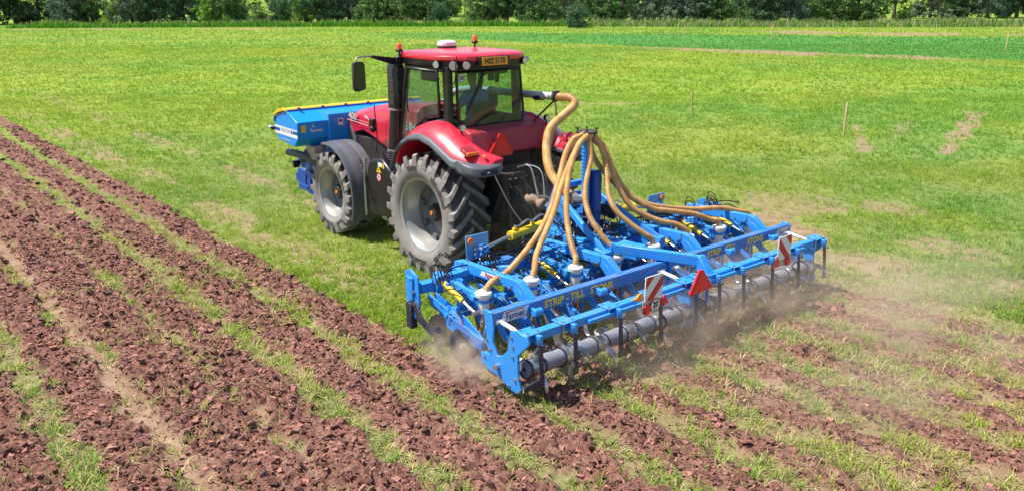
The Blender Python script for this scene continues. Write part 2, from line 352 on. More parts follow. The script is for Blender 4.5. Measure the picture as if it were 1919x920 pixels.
def soil_h(x, y, t):
    """height of the soil: ridged clods where it is tilled"""
    wx = x+(fbm(x,y,9,2,111)-.5)*.10; wy = y+(fbm(x,y,9,2,112)-.5)*.10
    def blocks(f, s, amp, ext):
        # broken crumbs: every cell is a small tilted facet at its own height, with a crack round it
        d1, d2, c, dx, dy = cells(wx, wy, f, s, True)
        tx = (_hash((c*99991).astype(np.int64), np.zeros_like(c,dtype=np.int64), s+11)-.5)*ext; ty = (_hash((c*99991).astype(np.int64), np.ones_like(c,dtype=np.int64), s+12)-.5)*ext
        return amp*(c**1.6+dx*tx+dy*ty)*sstep(0.0,0.16,d2-d1)
    patch = 0.45+0.75*sstep(.38,.62,fbm(x,y,1.7,3,113))
    big = blocks(8.5, 3, 0.055, 1.3)*patch
    sm = blocks(14.0, 8, 0.030, 1.3)+blocks(27.0, 9, 0.014, 1.2)
    roll = (fbm(x, y, 1.6, 4, 41)-0.5)*0.08
    fine = (fbm(x, y, 13, 4, 47)-0.5)*0.060
    flat = (fbm(x, y, 0.25, 3, 51)-0.5)*0.05+(fbm(x, y, 3.0, 3, 53)-0.5)*0.018
    return flat*np.clip(1.0,0,1)+t*(big+sm+roll+fine+0.025)
def axis_coords(segs):
    out = [segs[0][0]]
    for a, b, s in segs:
        n = max(1, int(round((b-a)/s))); out += list(np.linspace(a, b, n+1)[1:])
    return np.array(out)
def grid_mesh(name, X, Y, zfun, attrs, mats):
    gx, gy = np.meshgrid(X, Y); x = gx.ravel(); y = gy.ravel(); nx = len(X); ny = len(Y)
    z = zfun(x, y)
    co = np.stack([x,y,z],1).astype(np.float32)
    i = (np.arange(ny-1)[:,None]*nx+np.arange(nx-1)[None,:]).ravel()
    q = np.stack([i,i+1,i+nx+1,i+nx],1).astype(np.int32)
    me = bpy.data.meshes.new(name); me.vertices.add(len(co)); me.vertices.foreach_set('co', co.ravel())
    me.loops.add(q.size); me.loops.foreach_set('vertex_index', q.ravel())
    me.polygons.add(len(q)); me.polygons.foreach_set('loop_start', np.arange(0,q.size,4,dtype=np.int32)); me.polygons.foreach_set('loop_total', np.full(len(q),4,np.int32))
    me.polygons.foreach_set('use_smooth', np.ones(len(q),bool))
    for an, fn in attrs.items():
        at = me.attributes.new(an,'FLOAT','POINT'); at.data.foreach_set('value', fn(x,y).astype(np.float32))
    me.update(); me.materials.append(mats)
    o = bpy.data.objects.new(name, me); COL.objects.link(o); return o
def tri_mesh(name, co, tri, colf, mat, flat=False):
    me = bpy.data.meshes.new(name); me.vertices.add(len(co)); me.vertices.foreach_set('co', co.astype(np.float32).ravel())
    me.loops.add(tri.size); me.loops.foreach_set('vertex_index', tri.astype(np.int32).ravel())
    k = tri.shape[1]
    me.polygons.add(len(tri)); me.polygons.foreach_set('loop_start', np.arange(0,tri.size,k,dtype=np.int32)); me.polygons.foreach_set('loop_total', np.full(len(tri),k,np.int32))
    if colf is not None:
        at = me.attributes.new('tint','FLOAT_COLOR','POINT'); at.data.foreach_set('color', np.concatenate([colf,np.ones((len(colf),1))],1).astype(np.float32).ravel())
    if flat: me.polygons.foreach_set('use_smooth', np.zeros(len(tri),bool))
    me.update(); me.materials.append(mat)
    o = bpy.data.objects.new(name, me); COL.objects.link(o); return o
# colour of the crop: yellowish where it ripens, emerald in the far strips
def crop_tint(x, y):
    n = fbm(x, y, 0.09, 4, 61); n2 = fbm(x, y, 0.5, 4, 67)
    em = sstep(0,1.5,(x+y*.28)-56.2+(n-.5)*4)*(1-sstep(-3,3,(x+0.80*y)-105.5+(n-.5)*8))*sstep(-20,2,60-y+0*x)
    em = em*sstep(0.15,0.40,n+0.15)
    nearcool = sstep(2.5,9,x)*(1-sstep(-12,16,y))*0.22
    band = sstep(0.48,0.62,fbm(x*0.5,y,0.20,4,71))*0.32
    g = np.clip(em*0.95+nearcool+band*(1-em)+ (n2-.5)*0.55, 0, 1)
    yl = np.clip(sstep(0.44,0.68,fbm(x,y,0.22,4,77))*0.75*(1-em)+.25*(1-sstep(-2,8,x))*(1-em),0,1)
    lime = np.array((0.262,0.395,0.042)); emer = np.array((0.105,0.315,0.060)); yel = np.array((0.38,0.44,0.06))
    c = lime[None]*(1-g)[:,None]+emer[None]*g[:,None]
    return c*(1-yl*0.6)[:,None]+yel[None]*(yl*0.6)[:,None]

def ground_mat():
    m, nt, b = mat_new('field_soil'); L = nt.links
    tc = N(nt,'ShaderNodeTexCoord')
    def noise(sc, det=6, ro=0.6, vec=None):
        n = N(nt,'ShaderNodeTexNoise'); n.inputs['Scale'].default_value = sc; n.inputs['Detail'].default_value = det; n.inputs['Roughness'].default_value = ro
        L.new(vec or tc.outputs['Object'], n.inputs['Vector']); return n.outputs[0]
    def ramp(f, *st):
        r = N(nt,'ShaderNodeValToRGB'); e = r.color_ramp.elements
        e[0].position, e[0].color = st[0][0], rgba(st[0][1]); e[1].position, e[1].color = st[-1][0], rgba(st[-1][1])
        for p, c in st[1:-1]: q = e.new(p); q.color = rgba(c)
        L.new(f, r.inputs[0]); return r.outputs[0]
    def mix(f, a, c):
        x = N(nt,'ShaderNodeMix', data_type='RGBA')
        L.new(f, x.inputs[0]); L.new(a, x.inputs[6]); L.new(c, x.inputs[7]); return x.outputs[2]
    clod = ramp(noise(11,8,0.7), (0.30,(0.11,0.046,0.034)), (0.5,(0.21,0.098,0.074)), (0.70,(0.38,0.22,0.165)))  # soil's own tones, contrast widened to paint in clod highlights and shadows
    pale = ramp(noise(3.5,8,0.7), (0.28,(0.21,0.115,0.075)), (0.5,(0.32,0.205,0.135)), (0.72,(0.42,0.30,0.20)))
    tint = N(nt,'ShaderNodeAttribute', attribute_name='tint').outputs['Color']
    hv = N(nt,'ShaderNodeHueSaturation'); L.new(tint, hv.inputs['Color'])
    mr = N(nt,'ShaderNodeMapRange'); mr.inputs[1].default_value = 0.3; mr.inputs[2].default_value = 0.7; mr.inputs[3].default_value = 0.40; mr.inputs[4].default_value = 1.10
    L.new(noise(3.2,12,0.80), mr.inputs[0]); L.new(mr.outputs[0], hv.inputs['Value'])
    at_t = N(nt,'ShaderNodeAttribute', attribute_name='tilled').outputs['Fac']; at_b = N(nt,'ShaderNodeAttribute', attribute_name='bare').outputs['Fac']
    far = N(nt,'ShaderNodeAttribute', attribute_name='cover').outputs['Fac']
    # near the camera the crop is real blades over soil; far off the sheet itself carries the crop's colour
    thatch = ramp(noise(30,6,0.75), (0.30,(0.14,0.095,0.055)), (0.5,(0.25,0.18,0.11)), (0.72,(0.40,0.31,0.20)))
    crop = mix(far, thatch, hv.outputs[0])
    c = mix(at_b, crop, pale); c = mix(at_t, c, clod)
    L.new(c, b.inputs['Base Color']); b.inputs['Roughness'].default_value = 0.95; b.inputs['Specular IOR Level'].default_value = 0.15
    bp = N(nt,'ShaderNodeBump'); bp.inputs['Strength'].default_value = 0.7; bp.inputs['Distance'].default_value = 0.03
    L.new(noise(38,8,0.7), bp.inputs['Height']); L.new(bp.outputs[0], b.inputs['Normal'])
    return m
def cover(x, y):
    d = np.hypot(x-CAMXY[0], y-CAMXY[1]); dis = ((x > -2.95)&(x < 3.7)&(y < -3.1))|(x < -2.95); return np.where(dis,np.where(x < -2.95,.30,.24),.55)*(1-sstep(13,42,d))+sstep(13,42,d)
X = axis_coords([(-1500,-60,120),(-60,-16,2.0),(-16,-10.5,0.10),(-10.5,-2.9,0.024),(-2.9,4.0,0.036),(4.0,10,0.09),(10,30,0.25),(30,130,0.6),(130,400,12),(400,1500,120)])
Y = axis_coords([(-1500,-60,120),(-60,-14,4.0),(-14,-9,0.12),(-9,-2.0,0.028),(-2.0,4.0,0.034),(4.0,10,0.06),(10,26,0.14),(26,60,0.35),(60,150,0.8),(150,400,12),(400,1500,120)])
def zf(x, y):
    z = np.zeros_like(x); near = (np.abs(x) < 140)&(np.abs(y) < 160)
    xs, ys = x[near], y[near]; t = till(xs, ys)
    res = 1-sstep(12,40,np.hypot(xs-CAMXY[0], ys-CAMXY[1]))*0.6
    z[near] = soil_h(xs, ys, t*res)
    return z
field = grid_mesh('field', X, Y, zf, {'tilled': lambda x,y: till(x,y)*(1-sstep(60,90,y)), 'bare': bare, 'cover': cover}, ground_mat())
ct = crop_tint(*[np.array(a) for a in np.meshgrid(X,Y)][0:0] or (np.meshgrid(X,Y)[0].ravel(), np.meshgrid(X,Y)[1].ravel()))
at = field.data.attributes.new('tint','FLOAT_COLOR','POINT'); at.data.foreach_set('color', np.concatenate([ct,np.ones((len(ct),1))],1).astype(np.float32).ravel())
tag(field, 'green crop field crossed by tilled rows of reddish brown soil', 'field', kind='structure')

# ---------------------------------------------------------------- crop blades
def leaf_mat(name, trans=0.42, rough=0.55, vmin=0.75, vmax=1.25):
    m = bpy.data.materials.new(name); m.use_nodes = True; nt = m.node_tree; nt.nodes.clear(); L = nt.links
    o = N(nt,'ShaderNodeOutputMaterial'); at = N(nt,'ShaderNodeAttribute', attribute_name='tint')
    d = N(nt,'ShaderNodeBsdfDiffuse'); t = N(nt,'ShaderNodeBsdfTranslucent'); mx = N(nt,'ShaderNodeMixShader'); mx.inputs[0].default_value = trans
    L.new(at.outputs['Color'], d.inputs[0]); L.new(at.outputs['Color'], t.inputs[0])
    L.new(d.outputs[0], mx.inputs[1]); L.new(t.outputs[0], mx.inputs[2]); L.new(mx.outputs[0], o.inputs[0]); return m
GM = leaf_mat('crop_leaf')
CY, SY = math.cos(YAW), math.sin(YAW)
def in_view(x, y, pad=1.5):
    """keep only ground the photograph could see from here or a step to the side"""
    dx = x-CAMXY[0]; dy = y-CAMXY[1]; dep = dx*SY+dy*CY; lat = dx*CY-dy*SY
    return (dep > 4.5)&(np.abs(lat) < dep*0.66+pad)
def blades(dmin, dmax, dens, h, w, seed, split):
    g = np.random.default_rng(seed)
    A = 0.62*2*dmax*(dmax-dmin)*1.05; n = int(dens*A)
    dep = np.sqrt(g.random(n)*(dmax**2-dmin**2)+dmin**2); lat = (g.random(n)*2-1)*(dep*0.66+1.5)
    n = len(dep)
    x = CAMXY[0]+dep*SY+lat*CY; y = CAMXY[1]+dep*CY-lat*SY
    t = till(x,y); b = bare(x,y); cl = fbm(x,y,5.0,3,91); cl2 = fbm(x, y, 1.1, 3, 93)
    disturbed = ((x > -2.95)&(x < 3.7)&(y < -3.1))|(x < -2.95)
    p = (1-t)**1.6*(1-0.93*b)*np.where(disturbed, sstep(0.30,0.50,cl)*np.where(x > -2.95,.9,1.0), sstep(0.22,0.46,cl)*0.8+0.2)*(0.55+0.45*sstep(.3,.55,cl2))
    p = np.maximum(p, 0.035*(t > .5)*sstep(.5,.62,cl2))
    k = g.random(n) < p
    # each accepted spot is a tuft: its blades spring from nearly one point and lean outwards
    x, y, dist, cl2 = x[k], y[k], disturbed[k], cl2[k]; z = zf(x,y)-0.01; nb = 6 if split else 4
    sz = np.where(dist, .60+g.random(len(x))**2*.9, .75+g.random(len(x))*.5); tv = 0.72+g.random(len(x))*.56; dryt = g.random(len(x)) < np.where(dist,.34,.04)
    x, y, z, dist, cl2, sz, tv, dryt = [np.repeat(q,nb) for q in (x,y,z,dist,cl2,sz,tv,dryt)]; n = len(x)
    a = g.random(n)*2*PI; lay = dryt*1.0; x = x+np.cos(a)*.012*sz; y = y+np.sin(a)*.012*sz; k = slice(None)
    lean = 0.25+g.random(n)*0.95+lay*.7; hh = h*(0.55+g.random(n)*0.8)*sz*(0.7+0.6*cl2); ww = w*(0.7+g.random(n)*0.6)
    dx, dy = np.cos(a), np.sin(a); px, py = -dy, dx
    c = crop_tint(x, y); v = (0.72+g.random(n)*0.56)*tv; c = c*v[:,None]
    dry = (dryt|(g.random(n) < np.where(dist,0.12,0.05)))[:,None]; c = np.where(dry, np.array((0.52,0.44,0.22))[None]*v[:,None], c)
    c = np.where((dist&(tv<1.05)&~dry[:,0])[:,None], c*np.array((1.35,1.08,2.0))[None], c)
    o = np.stack([x,y,z],1); W = np.stack([px,py,0*px],1)*ww[:,None]*0.5; D = np.stack([dx,dy,0*dx],1)
    mid = o+D*(hh*lean*0.35)[:,None]+np.array((0,0,1))[None]*(hh*(0.62-0.08*lean))[:,None]
    tip = o+D*(hh*lean*0.95)[:,None]+np.array((0,0,1))[None]*(hh*(1.0-0.42*lean))[:,None]
    if split:
        co = np.stack([o-W,o+W,mid-W*.9,mid+W*.9,tip],1).reshape(-1,3); i = np.arange(n)[:,None]*5
        tri = np.concatenate([i+np.array((0,1,3)),i+np.array((0,3,2)),i+np.array((2,3,4))],0); cc = np.repeat(c,5,0)
        sh = np.tile(np.array((.8,.8,1,1,1.1)),n)[:,None]
    else:
        co = np.stack([o-W,o+W,tip],1).reshape(-1,3); i = np.arange(n)[:,None]*3; tri = i+np.array((0,1,2)); cc = np.repeat(c,3,0); sh = 1
    return co, tri, cc
parts = []
for a in ((5,13,640,.105,.0085,1,True),(13,22,360,.11,.012,2,False),(22,38,120,.11,.022,3,False),(38,75,30,.11,.045,4,False),(75,118,7,.12,.09,5,False)):
    parts.append(blades(*a))
co = np.concatenate([p[0] for p in parts]); off = np.cumsum([0]+[len(p[0]) for p in parts[:-1]])
tri = np.concatenate([p[1]+o for p,o in zip(parts,off)]); cc = np.concatenate([p[2] for p in parts])
print('BLADES', len(tri), 'FIELD', len(field.data.vertices))
crop = tri_mesh('crop_grass', co, tri, cc, GM)
tag(crop, 'short yellow green cereal crop covering the field', 'crop', kind='stuff')
del parts, co, tri, cc

# ---------------------------------------------------------------- loose clods
def ico():
    bm = bmesh.new(); bmesh.ops.create_icosphere(bm, subdivisions=1, radius=1.0)
    v = np.array([q.co[:] for q in bm.verts]); f = np.array([[q.index for q in p.verts] for p in bm.faces]); bm.free(); return v, f
IV = np.array([(a,b,c) for a in (-1,1) for b in (-1,1) for c in (-1,1)])*.62
IF = np.array([(0,1,3),(0,3,2),(4,6,7),(4,7,5),(0,4,5),(0,5,1),(2,3,7),(2,7,6),(0,2,6),(0,6,4),(1,5,7),(1,7,3)])
def clods(n, x0, x1, y0, y1, smin, smax, seed, thr=0.35, crumb=0.0):
    g = np.random.default_rng(seed); x = x0+g.random(n)*(x1-x0); y = y0+g.random(n)*(y1-y0)
    t = till(x,y); k = (g.random(n) < np.maximum((t-thr)*1.6, crumb))&in_view(x,y); x, y, t = x[k], y[k], t[k]; n = len(x)
    s = smin+(smax-smin)*g.random(n)**6
    z = zf(x,y)+s*0.15
    jit = 1+(g.random((n,len(IV)))-0.5)*0.95
    sc = s[:,None]*(0.5+g.random((n,3))*0.9)*np.array((1.15,1,.62))[None]
    v = IV[None]*jit[:,:,None]*sc[:,None,:]
    a = g.random(n)*2*PI; b = (g.random(n)-.5)*1.6; ca, sa, cb, sb = np.cos(a)[:,None], np.sin(a)[:,None], np.cos(b)[:,None], np.sin(b)[:,None]
    vx, vy, vz = v[...,0], v[...,1], v[...,2]
    vy, vz = vy*cb-vz*sb, vy*sb+vz*cb; vx, vy = vx*ca-vy*sa, vx*sa+vy*ca
    co = np.stack([vx+x[:,None], vy+y[:,None], vz+z[:,None]],-1).reshape(-1,3)
    tri = (np.arange(n)[:,None,None]*len(IV)+IF[None]).reshape(-1,3)
    base = np.array((0.20,0.094,0.071)); c = base[None]*(0.45+g.random((n,1))**1.5*1.6)*(1+(g.random((n,3))-.5)*.10)
    return co, tri, np.repeat(c,len(IV),0)
cp = [clods(90000,-9.5,-2.9,-8,6,.005,.046,1), clods(26000,-10,-2.9,6,22,.012,.060,2), clods(26000,-2.9,3.2,-8.6,-4.0,.006,.040,3), clods(60000,-9.5,-2.9,-8,7,.006,.024,4,.35,.6), clods(40000,-2.9,3.4,-8.6,-4.2,.006,.022,5,.35,.55)]
co = np.concatenate([p[0] for p in cp]); off = np.cumsum([0]+[len(p[0]) for p in cp[:-1]])
tri = np.concatenate([p[1]+o for p,o in zip(cp,off)]); cc = np.concatenate([p[2] for p in cp])
def clod_mat():
    m, nt, b = mat_new('clod_earth'); L = nt.links; at = N(nt,'ShaderNodeAttribute', attribute_name='tint')
    L.new(at.outputs['Color'], b.inputs['Base Color']); b.inputs['Roughness'].default_value = 0.9; b.inputs['Specular IOR Level'].default_value = 0.2
    tc = N(nt,'ShaderNodeTexCoord'); n = N(nt,'ShaderNodeTexNoise'); n.inputs['Scale'].default_value = 60; n.inputs['Detail'].default_value = 5
    bp = N(nt,'ShaderNodeBump'); bp.inputs['Strength'].default_value = 0.5; bp.inputs['Distance'].default_value = 0.01
    L.new(tc.outputs['Object'], n.inputs['Vector']); L.new(n.outputs[0], bp.inputs['Height']); L.new(bp.outputs[0], b.inputs['Normal']); return m
cl = tri_mesh('soil_clods', co, tri, cc, clod_mat(), True)
tag(cl, 'loose reddish brown clods lying along the tilled rows', 'soil', kind='stuff')
print('CLODS', len(tri))
del cp, co, tri, cc
# ================================================================ the tractor
TR = empty('tractor', (0,0,0))
tag(TR, 'dusty red four wheel tractor with black cab pillars pulling the blue implement', 'tractor')
def ring_text(mb, s, x, cy, cz, r, ang, size, side, m=0, bold=0.012, sx=1.0):
    """letters bent round a tyre's side wall; ang is the middle of the word, measured from +Y towards +Z"""
    vs, fs = text_geo(s, size, bold)
    out = []
    for v in vs:
        a = ang + side*(v[0]*sx)/r; q = r+v[1]
        out.append((x, cy+q*math.cos(a), cz+q*math.sin(a)))
    mb.add(out, fs, m)
def wheel(cx, cy, Rr, hw, rim, side, nl, rear):
    """side = -1 for the left wheel (its outer face looks to -X)"""
    W = empty('wheel', (cx,cy,Rr), TR); o = Vector((cx,cy,Rr)); d = (side,0,0)
    Rc = Rr-0.062
    t = MB(); k = (Rc-rim)
    prof = []
    half = [(hw*0.80,rim-0.012),(hw*0.86,rim+0.02),(hw*0.93,rim+k*.12),(hw*1.0,rim+k*.38),(hw*1.015,rim+k*.58),(hw*0.985,rim+k*.78),(hw*0.90,rim+k*.93),(hw*0.72,Rc-0.005),(hw*.35,Rc+.008),(0,Rc+.012)]
    prof = [(-a,r) for a,r in half]+[(a,r) for a,r in half[::-1][1:]]
    t.lathe(prof, o, d, 96)
    for q in range(len(t.m)):                                # tread face a shade darker than the dusty side walls
        f = t.f[q]; c = sum((Vector(t.v[i]) for i in f), Vector())/4
        if abs(c.x-cx) < hw*0.86 and math.hypot(c.y-cy,c.z-Rr) > Rc-0.05: t.m[q] = 1
    tyre = t.build('tyre', ['tyre','tread'], W, smooth=50)
    # chevron bars
    l = MB()
    for sgn in (-1,1):
        for j in range(nl):
            th0 = 2*PI*(j+(0.5 if sgn > 0 else 0))/nl
            path = [(hw*1.012,Rc-.14,Rc-.13,0.0,.042),(hw*1.03,Rc-.11,Rc-.035,0.0,.052),(hw*1.00,Rc-.06,Rr-.012,-.005,.050),(hw*.86,Rc-.03,Rr,-.045,.043),(hw*.50,Rc-.01,Rr,-.17,.036),(hw*.15,Rc-.01,Rr,-.29,.034),(-hw*.07,Rc-.01,Rr-.004,-.36,.032)]
            secs = []
            for a, rb, rt, ph, w in path:
                th = th0+ph; x = cx+sgn*a; s = []
                for r_, ww in ((rb,w*1.35),(rb,-w*1.35),(rt,-w),(rt,w)):
                    an = th+ww/r_; s.append((x, cy+r_*math.cos(an), Rr+r_*math.sin(an)))
                secs.append(s)
            l.loft(secs)
    # bars are part of the tyre's own surface: joined under it as its tread
    l.build('tread', 'lug', W, bevel=0.006, smooth=30)
    r = MB(); f = side
    xo = hw*0.83
    pr = [(-xo,rim+.03),(-xo-.005,rim+.015),(-xo+.02,rim-.02),(-xo+.1,rim-.06),(0.02,rim-.10),(xo-.26,rim-.10),(xo-.20,rim-.065),(xo-.12,rim-.058),(xo-.06,rim-.03),(xo-.015,rim-.012),(xo+.002,rim+.012),(xo+.012,rim+.03),(xo+.022,rim+.028),(xo+.020,rim+.008),(xo+.0,rim-.02)]
    r.lathe(pr, o, d, 72)
    dd = xo-0.33 if rear else xo-.25
    rimo = r.build('rim', 'rim', W, bevel=0, smooth=40); r = MB()
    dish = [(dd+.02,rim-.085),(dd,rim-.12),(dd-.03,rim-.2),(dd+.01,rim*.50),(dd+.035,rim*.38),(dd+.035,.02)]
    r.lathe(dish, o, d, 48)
    if rear:
        for q in range(8):                                    # clamp lugs and slots of the disc
            a = 2*PI*q/8+.2; rr_ = rim-.14
            p = o+Vector((side*(dd+.02), rr_*math.cos(a), rr_*math.sin(a)))
            r.box(p, (.05,.09,.09), Matrix.Rotation(a,3,'X'))
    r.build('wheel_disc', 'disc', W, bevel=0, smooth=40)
    h = MB(); a0 = dd+.03
    P = lambda a, y=0, z=0: o+Vector((side*a, y, z))
    h.cyl(P(a0-.02), P(a0+.05), .15, .145, 24); h.cyl(P(a0+.05), P(a0+.11), .115, .10, 24)
    for q in range(10): a = 2*PI*q/10; h.bolt(P(a0+.05,.132*math.cos(a),.132*math.sin(a)), d, .014, .022)
    h.cyl(P(a0+.11), P(a0+.128), .036, .032, 16, m=1)
    h.build('hub', ['chassis','orange'], W, bevel=.004)
    if side < 0:
        x = cx-hw*1.018-.003; rr_ = rim+k*(.52)
        big = .085 if rear else .062
        for a in (R(140), R(-85)) if rear else (R(150), R(-80)):
            tx = MB(); ring_text(tx, 'TRELLEBORG', x, cy, Rr, rr_, a, big*1.35, 1, bold=.006, sx=.80); tx.build('lettering', 'tyretext', W, smooth=0)
        for a in (R(78), R(-133)) if rear else (R(85), R(-125)):
            tx = MB(); ring_text(tx, 'TM1000', x, cy, Rr, rr_, a, big*1.2, 1, bold=.006, sx=.8); tx.build('lettering', 'tyretext', W, smooth=0)
    return W
wheel(-.945, 0, .968, .350, .575, -1, 21, True)
wheel(.945, 0, .968, .350, .575, 1, 21, True)
wheel(-.945, 3.11, .761, .275, .462, -1, 20, False)
wheel(.945, 3.11, .761, .275, .462, 1, 20, False)

# ---- chassis and driveline
b = MB()
b.bb(-.30,.30,-.55,1.3,.75,1.55); b.bb(-.24,.24,1.3,3.6,.72,1.25); b.bb(-.32,.32,3.3,4.15,.75,1.30)
b.cyl((-.62,0,.968),(.62,0,.968),.20,n=24); b.cyl((-.80,0,.968),(.80,0,.968),.13,n=20)
b.beam((-.70,3.11,.70),(.70,3.11,.70),.26,.22); b.cyl((-.72,3.11,.76),(-.60,3.11,.76),.2,n=20); b.cyl((.60,3.11,.76),(.72,3.11,.76),.2,n=20)
b.bb(-.34,.34,-.85,-.45,.90,1.75); b.bb(-.22,.22,-.95,-.80,.75,1.15); b.bb(-.5,.5,-.62,-.3,1.55,2.0)
b.build('chassis', 'chassis', TR, bevel=.02)
# ---- hitch, valve blocks and hydraulic gear at the back
b = MB()
for sx in (-1,1):
    b.beam((sx*.42,-.70,.62),(sx*.46,-1.95,.78),.06,.13)             # lower links
    b.beam((sx*.44,-1.35,.72),(sx*.48,-1.15,1.60),.055,.055)         # lift rods
    b.beam((sx*.34,-.55,1.62),(sx*.50,-1.22,1.66),.09,.12)           # lift arms
    b.cyl((sx*.40,-.75,.95),(sx*.45,-1.18,1.58),.05,n=14)
b.beam((0,-.80,1.25),(0,-1.85,1.36),.07,.07); b.cyl((0,-1.05,1.28),(0,-1.60,1.34),.045,n=12)
b.cyl((0,-.9,.82),(0,-1.6,.80),.07,n=16)
b.build('hitch_linkage', 'chassis', TR, bevel=.008)
b = MB()
for i in range(6):
    x = -.27+i*.11
    b.bb(x-.045,x+.045,-1.0,-.86,1.36,1.66); b.cyl((x,-1.0,1.44),(x,-1.06,1.44),.026,n=12); b.cyl((x,-1.0,1.57),(x,-1.06,1.57),.026,n=12)
b.build('hydraulic_block', 'chassis', TR, bevel=.005)
b = MB()
for i, (x0,z0,x1,z1) in enumerate([(-.27,1.44,-.15,1.05),(-.16,1.57,-.1,1.1),(-.05,1.44,-.05,1.15),(.06,1.57,.02,1.1),(.17,1.44,.05,1.1),(.28,1.57,.1,1.05)]):
    b.tube([(x0,-1.05,z0),(x0-.02,-1.25,z0+.02),(x1-.05,-1.55,z1-.1+.03*i),(x1,-1.95,z1)],.016,7,6)
for i in range(9):
    x = -.55+rnd.random()*.9; b.tube([(x,-.9,1.75-rnd.random()*.3),(x+.05,-1.1,1.4),(x-.06+rnd.random()*.1,-1.15,1.05),(x,-1.0,.8)],.012,6,6)
b.tube([(-.12,-1.02,1.75),(-.10,-1.28,1.80),(-.05,-1.36,1.5),(-.03,-1.45,1.22)],.014,6,6,m=1)
b.tube([(-.55,-.95,1.72),(-.58,-1.10,1.60),(-.5,-1.3,1.25),(-.42,-1.5,1.0)],.009,6,6,m=1)
b.tube([(.05,-1.02,1.78),(.08,-1.35,1.7),(.02,-1.5,1.2)],.010,6,6,m=1)
b.build('hydraulic_hose', ['black','steel'], TR)
b = MB(); b.tube([(-.16,-1.28,1.30),(-.12,-1.42,1.30),(-.1,-1.50,1.27),(-.08,-1.58,1.25)],lambda t:.07+.02*math.sin(t*9),12,4)
b.build('cloth_cover', 'cloth', TR)
b = MB()
for j in range(3): b.cyl((-.1+.03*j,-1.52,1.26+.015*j),(-.02+.03*j,-1.90,1.20+.02*j),.016,n=8)
b.build('coupling', 'steel', TR)
# ---- rear body wall between the fenders
b = MB()
b.prism([(-.62,1.88),(-.74,1.95),(-.60,2.28),(-.36,2.34),(-.3,1.88)],'x',-.72,.80)
b.build('rear_panel', 'darkred', TR, bevel=.03, seg=3)
b = MB(); b.add([(-.30,-.765,2.24),(-.48,-.765,1.93),(-.44,-.765,1.90),(-.04,-.765,1.90),(.0,-.765,1.93),(-.22,-.765,2.24)],[(0,1,2,3,4,5)])
b.prism([(-.275,2.25),(-.49,1.93),(-.45,1.895),(-.03,1.895),(.01,1.93),(-.205,2.25)],'y',-.772,-.745)
b.f = b.f[1:]; b.m = b.m[1:]
t = MB(); t.prism([(-.245,2.215),(-.42,1.93),(-.06,1.93)],'y',-.777,-.773)
tri_ = b.build('slow_vehicle_triangle', 'reflect', TR, bevel=.004); t.build('triangle_face', 'redtri', tri_)

